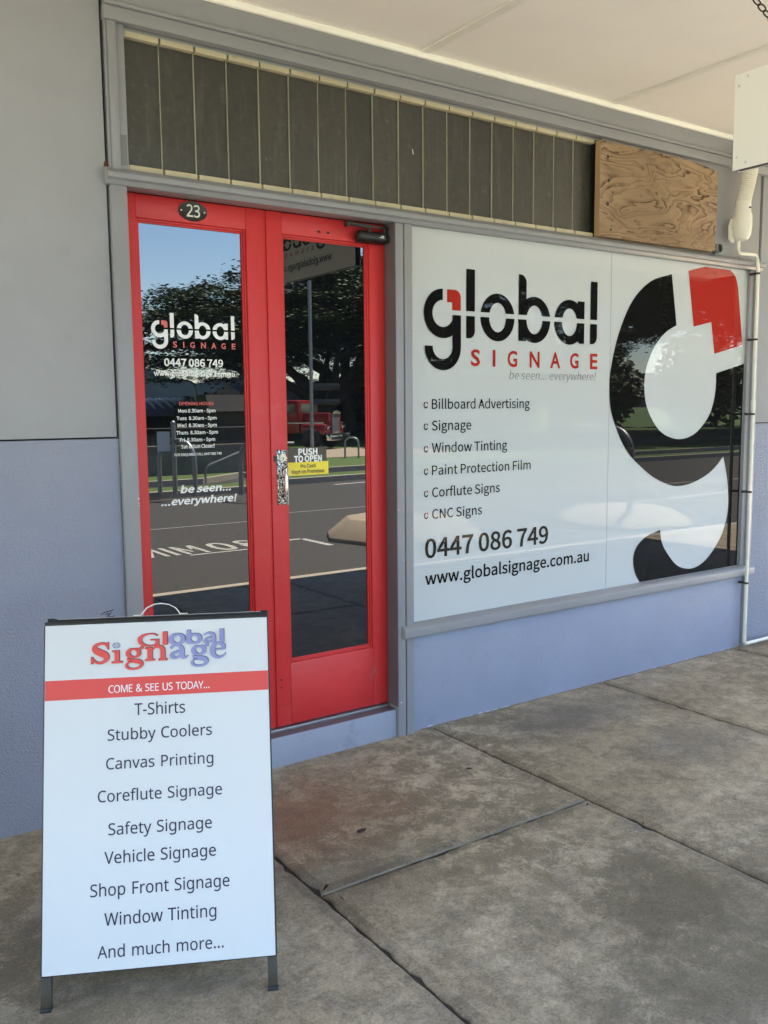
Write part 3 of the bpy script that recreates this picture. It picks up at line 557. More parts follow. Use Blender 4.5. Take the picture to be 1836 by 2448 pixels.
GS = {'!':(147,['59 101 88 101 93 294 94 341 52 341 53 294','73 -6 89 -2 99 9 103 25 99 42 89 53 73 57 58 53 47 42 43 25 47 9 58 -2']),'&':(310,['118 -6 155 -1 186 12 214 32 241 15 266 2 291 -6 302 29 282 36 261 46 239 61 263 97 283 137 298 180 259 180 247 143 231 111 212 81 181 110 152 141 127 175 164 203 191 235 203 274 195 308 172 331 137 340 97 329 70 301 61 261 63 236 71 210 82 183 50 157 26 126 16 86 29 39 65 6','187 54 167 40 145 31 123 27 89 35 66 56 57 89 63 113 78 134 99 154 125 118 155 85','112 203 103 223 98 243 96 262 101 286 115 304 137 310 156 305 166 291 169 273 161 246 140 224']),'-':(158,['21 112 137 112 137 143 21 143']),'.':(127,['63 -6 78 -2 89 9 93 25 89 42 78 53 63 57 48 53 37 42 33 25 37 9 48 -2']),'0':(253,['127 -6 182 13 217 71 230 168 217 264 182 321 127 340 71 321 36 264 23 168 36 71 71 13','127 28 93 42 71 88 63 168 71 247 93 292 127 307 160 292 182 247 190 168 182 88 160 42']),'2':(253,['20 0 230 0 230 36 137 36 83 33 152 105 197 174 214 242 202 293 168 327 117 340 78 334 46 317 18 291 42 267 62 287 86 301 112 306 146 297 166 274 173 240 157 179 106 108 20 25']),'3':(253,['120 -6 174 5 213 38 227 89 218 129 192 158 157 174 157 176 188 193 208 220 216 256 203 301 169 330 118 340 83 334 52 320 25 300 48 274 68 290 91 302 117 306 147 299 167 281 173 253 165 221 136 198 81 189 81 157 142 149 175 126 185 91 176 58 152 36 117 29 83 34 56 48 35 67 13 40 39 17 74 1']),'4':(253,['155 0 194 0 194 92 239 92 239 125 194 125 194 334 148 334 9 119 9 92 155 92','155 125 52 125 128 239 155 288 157 288 155 228']),'5':(253,['119 -6 172 8 213 46 229 108 215 169 178 204 128 215 109 213 93 209 78 202 86 298 212 298 212 334 50 334 39 178 61 164 79 175 97 181 117 183 154 174 178 148 186 107 177 65 151 38 115 29 81 34 54 47 33 66 12 38 39 17 73 1']),'6':(253,['137 -6 185 8 220 46 233 102 222 161 189 196 140 207 114 202 88 189 65 167 77 249 108 293 151 305 170 302 189 293 203 280 227 305 206 323 180 335 149 340 88 322 43 264 25 159 40 68 80 12','66 134 88 159 112 172 133 176 167 167 187 142 193 102 186 63 166 36 137 27 101 39 77 75']),'7':(253,['90 0 133 0 144 116 172 213 231 309 231 334 22 334 22 298 184 298 132 209 103 113']),'8':(253,['127 -6 182 6 219 36 232 80 224 120 203 148 176 168 176 170 196 190 213 218 220 251 209 296 177 327 128 339 82 328 49 298 37 254 43 222 60 197 82 177 82 175 53 154 30 123 21 83 35 37 72 6','150 181 113 198 85 221 75 254 82 282 100 301 128 308 158 300 178 279 184 249 180 225 169 202','128 25 92 33 67 55 58 86 64 116 80 142 104 162 148 143 180 118 192 81 184 52 162 32']),'9':(253,['107 -6 166 13 211 73 228 181 213 269 173 322 116 340 68 326 33 288 20 231 32 174 63 138 112 127 140 132 166 146 189 167 175 85 146 42 106 29 84 32 65 40 49 54 26 28 47 11 74 -1','188 202 165 176 142 162 119 157 86 167 66 192 59 231 67 271 87 298 116 307 153 295 177 260']),'A':(277,['2 0 44 0 76 102 198 102 230 0 275 0 162 334 115 334','87 135 103 187 137 300 138 300 172 187 188 135']),'B':(299,['46 0 152 0 218 11 262 43 279 98 270 137 246 164 211 178 211 180 237 196 254 221 259 252 245 299 204 326 145 334 46 334','88 192 88 300 139 300 183 295 209 278 218 247 210 217 184 199 137 192','88 34 88 159 146 159 196 153 227 133 237 99 226 62 195 41 146 34']),'C':(290,['172 -6 212 0 245 16 274 42 251 69 228 48 203 35 173 31 118 48 82 95 70 168 83 240 120 286 175 303 201 299 224 288 243 271 266 299 243 319 212 334 174 340 98 319 46 259 26 167 46 74 97 15']),'E':(268,['46 0 243 0 243 36 88 36 88 157 214 157 214 193 88 193 88 298 238 298 238 334 46 334']),'F':(251,['46 0 88 0 88 150 215 150 215 185 88 185 88 298 238 298 238 334 46 334']),'G':(314,['177 -6 219 -1 254 13 280 33 280 173 170 173 170 138 241 138 241 51 225 40 204 33 181 31 120 48 83 95 70 168 83 240 122 286 181 303 210 298 234 287 253 271 275 299 252 318 221 333 179 340 100 319 46 259 26 167 46 74 99 15']),'H':(331,['46 0 88 0 88 157 244 157 244 0 286 0 286 334 244 334 244 194 88 194 88 334 46 334']),'I':(133,['46 0 88 0 88 334 46 334']),'K':(294,['46 0 88 0 88 106 145 174 245 0 292 0 172 207 276 334 229 334 89 166 88 166 88 334 46 334']),'L':(247,['46 0 234 0 234 36 88 36 88 334 46 334']),'M':(370,['46 0 84 0 84 185 78 283 80 283 107 207 170 34 198 34 261 207 288 283 290 283 284 185 284 0 324 0 324 334 273 334 209 155 186 86 184 86 160 155 96 334 46 334']),'N':(329,['46 0 86 0 86 175 81 279 82 279 118 211 240 0 283 0 283 334 243 334 243 160 249 55 247 55 211 123 89 334 46 334']),'O':(338,['169 -6 243 15 293 75 311 168 293 260 243 319 169 340 95 319 45 260 26 168 45 75 95 15','169 31 116 48 82 95 70 168 82 240 116 286 169 303 221 286 256 240 268 168 256 95 221 48']),'P':(288,['46 0 88 0 88 133 143 133 207 144 250 178 266 236 250 294 207 324 141 334 46 334','88 167 88 300 136 300 185 294 214 274 224 236 215 197 186 174 137 167']),'Q':(338,['169 29 116 46 82 94 70 168 82 240 116 286 169 303 221 286 256 240 268 168 256 94 221 46','271 -84 290 -83 306 -80 319 -76 310 -44 275 -49 241 -44 213 -29 193 -4 255 25 296 83 311 168 293 260 243 319 169 340 95 319 45 260 26 168 42 82 84 23 148 -5 175 -45 216 -73']),'R':(289,['88 175 88 300 144 300 188 294 215 275 225 240 215 204 188 182 144 175','229 0 276 0 192 146 231 164 257 195 267 240 252 295 211 325 150 334 46 334 46 0 88 0 88 142 148 142']),'S':(271,['138 -6 199 7 238 41 252 89 242 130 218 158 183 178 136 198 110 211 89 228 80 254 88 280 110 297 142 303 171 299 197 288 218 272 240 299 213 320 180 334 142 340 88 328 51 297 37 251 48 210 74 183 105 166 153 145 182 131 201 113 209 85 201 57 177 38 139 31 105 36 74 51 47 72 22 43 54 17 93 0']),'T':(273,['115 0 157 0 157 298 259 298 259 334 14 334 14 298 115 298']),'U':(328,['164 -6 226 7 268 53 284 137 284 334 244 334 244 137 233 74 204 41 164 31 125 41 97 74 86 137 86 334 45 334 45 137 60 53 103 7']),'W':(400,['82 0 132 0 182 201 199 277 201 277 217 201 268 0 319 0 387 334 347 334 311 152 293 44 290 44 267 152 220 334 182 334 136 152 112 44 110 44 90 152 55 334 12 334']),'a':(256,['99 -6 128 -1 156 12 181 30 182 30 186 0 220 0 220 152 211 206 183 241 134 254 96 248 63 236 37 221 53 193 75 205 100 215 127 219 159 210 174 187 178 157 92 139 43 109 27 64 36 26 62 2','111 28 88 32 73 44 67 67 77 95 112 116 178 129 178 60 155 42 133 31']),'b':(281,['151 -6 204 10 243 55 258 127 247 194 214 238 160 254 132 249 106 236 82 219 84 263 84 362 42 362 42 0 75 0 79 25 81 25 103 9 127 -2','144 29 126 31 105 40 84 55 84 185 107 203 128 215 149 218 187 207 208 175 215 127 206 75 180 41']),'c':(232,['139 -6 168 -2 195 9 219 25 201 53 184 41 165 32 143 29 103 41 76 74 66 123 77 173 104 206 144 218 162 216 179 208 193 197 214 224 195 239 172 249 142 254 83 238 40 194 24 123 39 53 80 9']),'d':(282,['126 -6 154 -1 180 12 201 29 203 29 206 0 240 0 240 362 198 362 198 267 201 225 179 240 157 250 131 254 78 238 39 193 24 123 37 53 72 9','135 29 98 40 75 73 67 124 77 173 102 206 138 218 159 216 178 208 198 193 198 63 178 44 157 33']),'e':(252,['142 -6 173 -3 200 6 223 19 208 47 189 36 169 30 147 27 105 38 77 68 65 114 231 114 233 137 222 199 188 239 134 254 81 238 40 193 24 123 40 54 82 9','64 143 77 185 102 211 135 220 168 211 189 186 197 143']),'f':(148,['15 213 49 213 49 0 90 0 90 213 142 213 142 247 90 247 90 286 94 313 106 329 125 335 153 328 162 361 150 365 136 367 121 368 80 358 56 330 49 287 49 247 15 245']),'g':(257,['125 -114 192 -102 235 -71 250 -28 241 5 212 24 164 30 116 30 90 34 76 44 72 57 74 69 80 79 88 87 100 82 112 79 125 78 171 89 203 119 215 164 213 185 206 202 195 215 246 215 246 247 160 247 125 254 79 243 45 212 32 165 37 138 49 115 65 99 65 97 52 86 41 70 37 51 40 33 48 20 60 10 60 8 40 -8 27 -27 23 -48 36 -84 72 -106','125 107 99 114 80 134 72 165 80 196 98 216 125 223 152 216 170 196 178 165 170 134 151 114','131 -85 93 -80 68 -65 60 -42 62 -28 70 -13 85 0 117 -4 159 -4 187 -7 204 -17 209 -35 200 -59 173 -78']),'h':(276,['42 0 84 0 84 179 106 200 128 213 151 217 178 210 193 189 198 151 198 0 239 0 239 157 231 210 207 242 164 254 133 248 106 233 82 212 84 263 84 362 42 362']),'i':(125,['42 0 84 0 84 247 42 247','63 298 77 302 87 311 91 326 87 340 77 349 63 353 48 349 39 340 36 326 39 311 48 302']),'l':(129,['86 -6 110 -2 104 30 95 29 89 30 85 36 84 46 84 362 42 362 42 49 46 19 60 1']),'m':(421,['42 0 84 0 84 179 106 200 126 213 146 217 172 210 187 189 192 151 192 0 233 0 233 179 255 200 276 213 295 217 321 210 336 189 341 151 341 0 383 0 383 157 375 210 350 242 308 254 279 247 252 231 226 206 213 231 190 248 158 254 130 248 104 233 81 211 80 211 76 247 42 247']),'n':(278,['42 0 84 0 84 179 106 200 128 213 151 217 178 210 193 189 198 151 198 0 239 0 239 157 231 210 207 242 164 254 133 248 105 233 81 211 80 211 76 247 42 247']),'o':(276,['138 -6 194 9 236 53 252 123 236 194 194 238 138 254 81 238 40 194 24 123 40 53 81 9','138 29 100 41 75 74 66 123 75 173 100 206 138 218 176 206 201 173 210 123 201 74 176 41']),'p':(282,['42 -104 84 -104 84 -20 82 23 105 7 128 -3 151 -6 204 10 243 55 258 127 247 194 214 238 160 254 132 249 105 236 81 218 80 218 76 247 42 247','144 29 126 31 105 40 84 55 84 185 107 203 128 215 149 218 187 207 208 175 215 127 206 75 180 41']),'r':(177,['42 0 84 0 84 159 103 192 124 211 146 216 170 212 178 248 151 254 125 247 101 229 81 202 80 202 76 247 42 247']),'s':(213,['107 -6 156 4 186 31 196 67 185 105 157 127 121 142 95 153 75 166 68 185 73 203 88 216 114 221 134 218 153 210 170 199 190 225 168 240 143 250 113 254 67 244 38 219 28 183 39 149 66 127 100 112 127 101 148 86 157 65 151 46 135 32 108 26 81 30 57 40 35 56 15 28 41 11 72 -1']),'t':(172,['119 -6 135 -5 150 -1 165 3 157 35 129 28 106 33 94 49 91 75 91 213 158 213 158 247 91 247 91 317 56 317 51 247 12 245 12 213 49 213 49 76 56 33 78 4']),'u':(276,['114 -6 145 0 172 15 196 39 197 39 200 0 235 0 235 247 193 247 193 72 171 48 150 34 127 30 100 37 85 58 80 96 80 247 38 247 38 91 46 37 71 5']),'v':(237,['95 0 144 0 231 247 190 247 143 107 121 34 118 34 96 107 49 247 6 247']),'w':(365,['81 0 129 0 164 132 181 204 183 204 200 133 236 0 286 0 353 247 313 247 277 104 262 36 260 36 243 104 204 247 163 247 125 104 108 36 106 36 91 104 55 247 12 247']),'y':(237,['46 -107 88 -95 118 -65 138 -21 231 247 191 247 146 110 126 40 124 40 99 110 49 247 6 247 105 0 100 -19 87 -46 69 -65 44 -72 25 -68 17 -102'])}

def curve_mesh(cu):
    o = bpy.data.objects.new('tmp', cu)
    COL.objects.link(o)
    dg = bpy.context.evaluated_depsgraph_get()
    me = bpy.data.meshes.new_from_object(o.evaluated_get(dg))
    vs = [v.co.copy() for v in me.vertices]
    fs = [list(p.vertices) for p in me.polygons]
    bpy.data.objects.remove(o)
    bpy.data.curves.remove(cu)
    bpy.data.meshes.remove(me)
    return vs, fs

def text_raw(body, font='g', bold=0.0, shear=0.0, track=1.0):
    if font == 'g':                             # built-in face
        cu = bpy.data.curves.new('t', 'FONT')
        cu.body = body
        cu.resolution_u = 3
        cu.offset = bold
        cu.shear = shear
        cu.space_character = track
        return curve_mesh(cu)
    cu = bpy.data.curves.new('t', 'CURVE')
    cu.dimensions = '2D'
    cu.fill_mode = 'FRONT'
    cu.offset = bold
    x = 0
    shr = shear
    for ch in body:
        if ch == ' ':
            x += 130 if font == 'n' else 92; continue
        adv, polys = (GL if font == 'n' else GS)[ch]
        for ps in polys:
            a = [int(q) for q in ps.split()]
            sp = cu.splines.new('POLY')
            sp.points.add(len(a) // 2 - 1)
            for i in range(len(a) // 2):
                sp.points[i].co = ((x + a[2 * i]) / 500, a[2 * i + 1] / 500, 0, 1)
            sp.use_cyclic_u = True
        x += adv * track
    vs, fs = curve_mesh(cu)
    return [Vector((v.x + v.y * shr, v.y, 0)) for v in vs], fs

CAPS = {}
def cap_height(font):
    if font not in CAPS:
        vs, _ = text_raw('E', font)
        CAPS[font] = max(v.y for v in vs)
    return CAPS[font]

def letters(mb, body, x0, x1, base, cap, y, font='g', bold=0.0, shear=0.0, fn=None, dz=0.0, track=1.0):
    """Lettering fitted between x0 and x1 on a baseline, cap height given, lying in the plane y."""
    vs, fs = text_raw(body, font, bold, shear, track)
    a = min(v.x for v in vs); b = max(v.x for v in vs)
    sx = (x1 - x0) / (b - a); sz = cap / cap_height(font)
    out = [(x0 + (v.x - a) * sx, y, base + v.y * sz + dz * (x0 + (v.x - a) * sx - x0)) for v in vs]
    if fn: out = [fn(v) for v in out]
    mb.add(out, fs)

def line(parent, mt, body, *a, fn=None, **k):
    mb = MB()
    letters(mb, body, *a, fn=None, **k)
    if fn: mb.xf(fn)
    return mb.build('text_line', mt, parent, smooth=None)

# the "global" word mark, drawn in metres on the shop window (x, z)
def logo_shapes():
    lo, hi = 1.924, 1.946
    blk, red = [], []
    def ring_part(cx, ox, ix, cz, oz, iz, up_):
        cut = hi if up_ else lo
        def arc(rx, rz):
            t = math.asin(max(-1, min(1, (cut - cz) / rz)))
            a = [t + (math.pi - 2 * t) * i / 28 for i in range(29)] if up_ else [t - (math.pi + 2 * t) * i / 28 for i in range(29)]
            return [(cx + rx * math.cos(q), cz + rz * math.sin(q)) for q in a]
        o = arc(ox, oz); i_ = arc(ix, iz)
        blk.append(o + i_[::-1])
    for cx, ox, ix in ((2.928, 0.108, 0.053), (3.168, 0.108, 0.053), (3.412, 0.108, 0.053)):
        ring_part(cx, ox, ix, 1.9255, 0.1115, 0.0685, True)
        ring_part(cx, ox, ix, 1.9255, 0.1115, 0.0685, False)
    # stems: first l, b, a, last l
    for x0, x1, zt in ((2.734, 2.786, 2.137), (3.563, 3.613, 2.138)):
        blk.append([(x0, hi), (x1, hi), (x1, zt), (x0, zt)])
        blk.append([(x0, lo), (x0, 1.822)] + ellipse(x1 - 0.035, 1.857, 0.035, 0.035, 270, 360, 8) + [(x1, lo)])
    blk.append([(3.062, hi), (3.113, hi)] + ellipse(3.075, 2.099, 0.038, 0.038, 0, 90, 8) + [(3.063, 2.137)])
    blk.append([(3.062, lo), (3.062, 1.821), (3.111, 1.821), (3.113, lo)])
    blk.append([(3.467, hi), (3.518, hi), (3.518, 2.033), (3.468, 2.033)])
    blk.append([(3.467, lo), (3.467, 1.850)] + ellipse(3.49, 1.85, 0.023, 0.029, 180, 270, 6) + [(3.518, 1.822), (3.518, lo)])
    # g: the open ring, its stem and tail
    g = [(2.595, 2.038)] + ellipse(2.596, 1.9275, 0.110, 0.1105, 95, 258, 30)
    blk.append([(2.595, 2.038)] + ellipse(2.596, 1.9275, 0.110, 0.1105, 92, 270, 30) + ellipse(2.596, 1.9275, 0.0605, 0.0605, 270, 92, 30) + [(2.595, 1.985)])
    blk.append(ellipse(2.596, 1.9275, 0.110, 0.1105, 270, 305, 10) + [(2.651, 1.86)] + [(2.651, 1.905)] + ellipse(2.596, 1.9275, 0.0605, 0.0605, 335, 270, 10))
    blk.append([(2.651, lo), (2.701, lo), (2.701, 1.778)] + ellipse(2.596, 1.777, 0.105, 0.105, 0, -180, 30) + [(2.4925, 1.781), (2.536, 1.781)] + ellipse(2.594, 1.777, 0.0575, 0.054, 180, 360, 30) + [(2.651, 1.79)])
    red.append([(2.621, 1.980), (2.651, 1.980), (2.651, 1.945), (2.7015, 1.945)] + ellipse(2.6665, 2.0025, 0.035, 0.035, 0, 90, 8) + [(2.621, 2.0375)])
    return blk, red

SIG = (('S', 2.763, 2.819), ('I', 2.898, 2.915), ('G', 2.993, 3.056), ('N', 3.139, 3.206), ('A', 3.280, 3.350), ('G', 3.420, 3.482), ('E', 3.567, 3.622))

def logo(mb_blk, mb_red, y, fn=None):
    """fn maps a window-logo point (x, z) to a world point at depth y."""
    f = fn or (lambda x, z, d: (x, y - d, z))
    blk, red = logo_shapes()
    for k, o in enumerate(blk):
        tri = tessellate_polygon([[Vector((x, z, 0)) for x, z in o]])
        mb_blk.add([f(x, z, 0.00012 * k) for x, z in o], [tuple(t) for t in tri])
    for o in red:
        tri = tessellate_polygon([[Vector((x, z, 0)) for x, z in o]])
        mb_red.add([f(x, z, 0) for x, z in o], [tuple(t) for t in tri])
    for ch, a, b in SIG:
        vs, fs = text_raw(ch, 'g', 0.022)
        xa = min(v.x for v in vs); xb = max(v.x for v in vs)
        za = min(v.y for v in vs); zb = max(v.y for v in vs)
        mb_red.add([f(a + (v.x - xa) / (xb - xa) * (b - a), 1.694 + (v.y - za) / (zb - za) * 0.079, 0) for v in vs], fs)

# ================================================================== SETTING: ground
def slab_field():
    """Concrete pavement: cast slabs with ragged, tooled edges and open joints."""
    mb = MB()
    xs = [-40, -6, -4.62, -3.43, -2.24, -1.05, 0.14, 1.33, 2.522, 3.70, 4.89, 6.08, 7.27, 8.46, 9.65, 10.84, 12.03, 60]
    r = random.Random(3)
    def slab(x0, x1, y0, y1):
        g = 0.0045
        def edge(ax, ay, bx, by, nx, ny):
            n = max(2, int(math.hypot(bx - ax, by - ay) / 0.035)) if abs(bx - ax) + abs(by - ay) < 8 else 2
            out = []
            for i in range(n):
                t = i / n
                j = r.gauss(0, 0.0018) + (r.uniform(0.004, 0.012) if r.random() < 0.07 else 0)
                j = 0 if i == 0 else j
                out.append((ax + (bx - ax) * t + nx * j, ay + (by - ay) * t + ny * j))
            return out
        x0 += g; x1 -= g; y0 += g; y1 -= g
        ring = edge(x0, y0, x1, y0, 0, 1) + edge(x1, y0, x1, y1, -1, 0) + edge(x1, y1, x0, y1, 0, -1) + edge(x0, y1, x0, y0, 1, 0)
        cx, cy = (x0 + x1) / 2, (y0 + y1) / 2
        n = len(ring)
        def inset(d, z):
            return [(x + (d if x < cx else -d) * (1 if abs(x - x0) < 0.02 or abs(x - x1) < 0.02 else 0),
                     y + (d if y < cy else -d) * (1 if abs(y - y0) < 0.02 or abs(y - y1) < 0.02 else 0), z) for x, y in ring]
        dz = r.uniform(-0.0012, 0.0012)
        rings = [inset(0, -0.05), inset(0, -0.006 + dz), inset(0.004, -0.002 + dz), inset(0.012, dz - 0.0006), inset(0.038, dz + 0.0008)]
        vs = [v for q in rings for v in q]
        fs = []
        for a in range(len(rings) - 1):
            for i in range(n):
                j = (i + 1) % n
                fs.append((a * n + i, a * n + j, (a + 1) * n + j, (a + 1) * n + i))
        last = (len(rings) - 1) * n
        tri = tessellate_polygon([[Vector(v) for v in rings[-1]]])
        mb.mat('concrete_edge').add(vs, fs)
        mb.mat('concrete').add(rings[-1], [tuple(t) for t in tri])
    for i in range(len(xs) - 1):
        if abs(xs[i] - 1.33) < 0.01: ys = [-3.5, -2.25, -0.975, 0.12]
        elif i % 2: ys = [-3.5, -1.76, 0.12]
        else: ys = [-3.5, -2.3, 0.12]
        for a in range(len(ys) - 1): slab(xs[i], xs[i + 1], ys[a], ys[a + 1])
    return mb
pv = slab_field().build('pavement', None, smooth=True)
structure(pv)
mb = MB().box(-40, 60, -3.5, 0.1, -0.06, -0.011)
structure(mb.build('pavement_bed', 'joint'))
# ragged mortar smear along the worn cross joint and along the foot of the wall
mb = MB()
r = random.Random(5)
def ragged(x0, x1, y, w0, w1, z):
    top, bot = [], []
    x = x0
    wv = w0
    while x < x1:
        wv += r.uniform(-0.0012, 0.0012)
        wv = max(w0, min(w1, wv))
        o = r.gauss(0, 0.0009)
        top.append((x, y + o + wv)); bot.append((x, y + o - 0.0008 - r.uniform(0, 0.001)))
        x += r.uniform(0.006, 0.018)
    for i in range(len(top) - 1):
        if r.random() < 0.08: continue
        a, b_, c_, d_ = bot[i], bot[i + 1], top[i + 1], top[i]
        mb.add([(a[0], a[1], z - 0.006), (b_[0], b_[1], z - 0.006), (c_[0], c_[1], z), (d_[0], d_[1], z)], [(0, 1, 2, 3)])
ragged(1.345, 2.505, -0.9745, 0.0002, 0.0018, 0.0012)
x = 2.45
while x < 5.0:
    w = r.uniform(0.03, 0.09)
    mb.add([(x, 0.004, 0.006), (x, -r.uniform(0.004, 0.012), 0.0015), (x + w, -r.uniform(0.004, 0.012), 0.0015), (x + w, 0.004, 0.006 + r.uniform(0, 0.005))], [(0, 1, 2, 3)])
    x += w
structure(mb.build('pavement_mortar', 'grout'))

mb = MB().box(-40, 60, -3.66, -3.503, -0.4, 0.0)
structure(mb.build('kerb', 'kerb', bevel=0.02))
mb = MB().add([(-300, -16, -0.15), (300, -16, -0.15), (300, -3.6, -0.15), (-300, -3.6, -0.15)], [(0, 1, 2, 3)])
structure(mb.build('road', 'asphalt'))
mb = MB().add([(-4000, -4000, -0.2), (4000, -4000, -0.2), (4000, 4000, -0.2), (-4000, 4000, -0.2)], [(0, 1, 2, 3)])
structure(mb.build('ground', 'grass'))

# far side of the road: kerb, verge, second carriageway, park
far = [(-300, -12.2), (0, -12.6), (6, -12.82), (8, -12.9), (9.4, -14.0), (14, -14.45), (300, -16)]
def strip(path, d0, d1, z0, z1):
    vs = []
    for x, y in path: vs += [(x, y + d0, z0), (x, y + d1, z0), (x, y + d1, z1), (x, y + d0, z1)]
    fs = []
    for i in range(len(path) - 1):
        for k in range(4):
            fs.append((i * 4 + k, i * 4 + (k + 1) % 4, (i + 1) * 4 + (k + 1) % 4, (i + 1) * 4 + k))
    return MB().add(vs, fs)
structure(strip(far, 0, -0.16, -0.3, -0.02).build('far_kerb', 'kerb'))
structure(strip(far, -0.161, -1.0, -0.3, -0.03).build('far_verge', 'grass'))
structure(strip(far, -1.0, -2.3, -0.3, -0.13).build('side_road', 'asphalt'))
structure(strip(far, -2.3, -2.45, -0.3, 0.0).build('side_kerb', 'kerb'))
structure(strip(far, -2.45, -60, -0.3, -0.01).build('park_lawn', 'grass'))
mb = MB().add([(13, -20.5, 0.004), (40, -21.5, 0.004), (40, -26.5, 0.004), (13.5, -26.2, 0.004)], [(0, 1, 2, 3)])
structure(mb.build('park_path', 'path'))

# road markings, each a 4 mm sheet
def mark(mb, x0, y0, x1, y1, w, z=-0.146):
    d = Vector((x1 - x0, y1 - y0)).normalized()
    n = Vector((-d.y, d.x)) * w / 2
    mb.add([(x0 + n.x, y0 + n.y, z), (x1 + n.x, y1 + n.y, z), (x1 - n.x, y1 - n.y, z), (x0 - n.x, y0 - n.y, z)], [(0, 1, 2, 3)])
mb = MB()
mark(mb, 2.0, -8.66, 6.2, -8.62, 0.035)
mark(mb, 6.2, -9.26, 11.4, -9.2, 0.035)
mark(mb, 11.6, -9.5, 19.0, -8.8, 0.10)
mark(mb, 4.75, -6.56, 5.61, -6.56, 0.09)
mark(mb, 5.62, -6.56, 5.63, -5.86, 0.09)
mark(mb, 12.4, -7.0, 15.4, -7.15, 0.10)
mark(mb, 10.3, -13.4, 12.6, -13.7, 0.14)
mark(mb, 3.95, -6.20, 4.68, -6.20, 0.06)
for body, a, c in (('3', 0.02, 0.27), ('0', 0.36, 0.64), ('MIN', 0.77, 1.52)):
    letters(mb, body, a, c, 0, 0.60, 0, font='s', bold=0.02, fn=lambda v: (5.02 - v[0], -6.30 - v[2], -0.1455))
structure(mb.build('road_markings', 'roadpaint'))

# hills on the horizon
def hills():
    pts = {-60: 3.0, -20: 3.2, 0: 3.3, 10: 3.1, 17: 2.9, 20: 2.62, 21.9: 1.93, 22.9: 1.69, 24.3: 1.93, 26: 2.1, 28: 1.8, 31: 1.75, 34: 1.5, 38: 1.9, 44: 2.2, 52: 2.0, 70: 2.4}
    ks = sorted(pts)
    def h(a):
        for i in range(len(ks) - 1):
            if ks[i] <= a <= ks[i + 1]:
                t = (a - ks[i]) / (ks[i + 1] - ks[i]); t = t * t * (3 - 2 * t)
                return pts[ks[i]] * (1 - t) + pts[ks[i + 1]] * t
        return 2
    mb = MB()
    A = [-60 + i * 0.5 for i in range(261)]
    R = [1500, 1700, 1900, 2100, 2300, 2500, 2900]
    E = [0.0, 0.35, 0.55, 0.82, 1.0, 0.9, 0.0]
    r = random.Random(2)
    vs = []
    for rr, e in zip(R, E):
        for a in A:
            z = rr * math.tan(rad(h(a))) * e
            z += r.uniform(-7, 7) * (0.2 < e < 1) + r.uniform(-2, 2) * (e == 1)
            vs.append((rr * math.sin(rad(a)), 3.39 - rr * math.cos(rad(a)), z - (5 if e == 0 else 0)))
    n = len(A)
    fs = [(j * n + i, j * n + i + 1, (j + 1) * n + i + 1, (j + 1) * n + i) for j in range(len(R) - 1) for i in range(n - 1)]
    return mb.add(vs, fs)
structure(hills().build('hills', 'hill', smooth=True))

# ================================================================== THE SHOP BUILDING
shop = thing('shop_building', 'grey and lavender shopfront with red glazed double doors, louvred fanlight and white printed window', 'shop building', (3.0, 0.0, 0.0))
YD = 0.064
def part(mb, name, mat=None, parent=shop, **k): return mb.build(name, mat, parent, **k)

part(MB().box(-8, 1.074, 0.0, 0.05, 1.406, 3.06), 'wall_sheet', 'wall', bevel=0.003)
part(MB().box(-8, 1.0805, 0.002, 0.05, -0.05, 1.4005), 'rendered_dado', 'render', bevel=0.003)
part(MB().box(2.3139, 2.3157, -0.0165, 0.063, 0.143, 2.2955), 'door_reveal', 'reveal')
part(MB().box(1.1435, 2.3137, 0.001, 0.0515, 0.1283, 0.1295), 'worn_tread', 'reveal')
part(MB().box(5.022, 16, 0.0, 0.05, 1.394, 3.06), 'wall_sheet', 'wall', bevel=0.003)
part(MB().box(5.022, 16, 0.002, 0.05, -0.05, 1.3885), 'rendered_dado', 'render', bevel=0.003)
part(MB().box(-8, 16, 0.115, 6.0, -0.1, 3.06).box(-8, 1.16, 0.051, 0.114, -0.05, 3.05).box(5.0, 16, 0.051, 0.114, -0.05, 3.05), 'wall_core', 'dark')
part(MB().box(-8, 16, -0.03, 6.0, 3.061, 4.6), 'parapet', 'wall')
mb = MB()
mb.box(-8, 16, -0.0, 0.1, 3.0, 3.0605)
# the scribble on the render beside the door
# architraves and header
mb = MB()
mb.box(1.082, 1.142, -0.018, 0.11, -0.02, 2.2975)
mb.box(1.0935, 1.125, -0.016, 0.06, 2.352, 2.853).box(1.0845, 1.0935, -0.010, 0.06, 2.352, 2.853)
mb.box(1.125, 1.158, -0.002, 0.06, 2.352, 2.853)
part(mb, 'architrave', 'trim', bevel=0.003)
mb = MB()
mb.box(1.082, 5.3, -0.024, 0.06, 2.853, 2.898)
mb.prism_x([(0.05, 2.9), (-0.020, 2.9), (-0.030, 2.904), (-0.030, 2.914), (-0.018, 2.921), (0.05, 2.921)], 1.0845, 5.3)
mb.box(1.086, 5.3, -0.014, 0.06, 2.9215, 3.05)
part(mb, 'header_board', 'trim', bevel=0.002)
mb = MB().prism_x([(0.06, 2.3575), (-0.010, 2.3575), (-0.016, 2.352), (-0.044, 2.336), (-0.046, 2.330), (-0.046, 2.317), (-0.030, 2.312), (-0.022, 2.297), (0.06, 2.297)], 1.067, 5.006)
part(mb, 'transom_rail', 'trim', bevel=0.0015)
mb = MB().box(2.316, 2.3575, -0.018, 0.114, -0.02, 2.2965).box(2.3625, 2.404, -0.020, 0.09, -0.02, 2.2965)
part(mb, 'door_post', 'trim', bevel=0.003)
mb = MB().box(1.143, 2.3155, -0.003, 0.114, -0.05, 0.128)
part(mb, 'doorstep', 'stepaint', bevel=0.006)
mb = MB().box(1.143, 2.3155, 0.052, 0.113, 0.1285, 0.141)
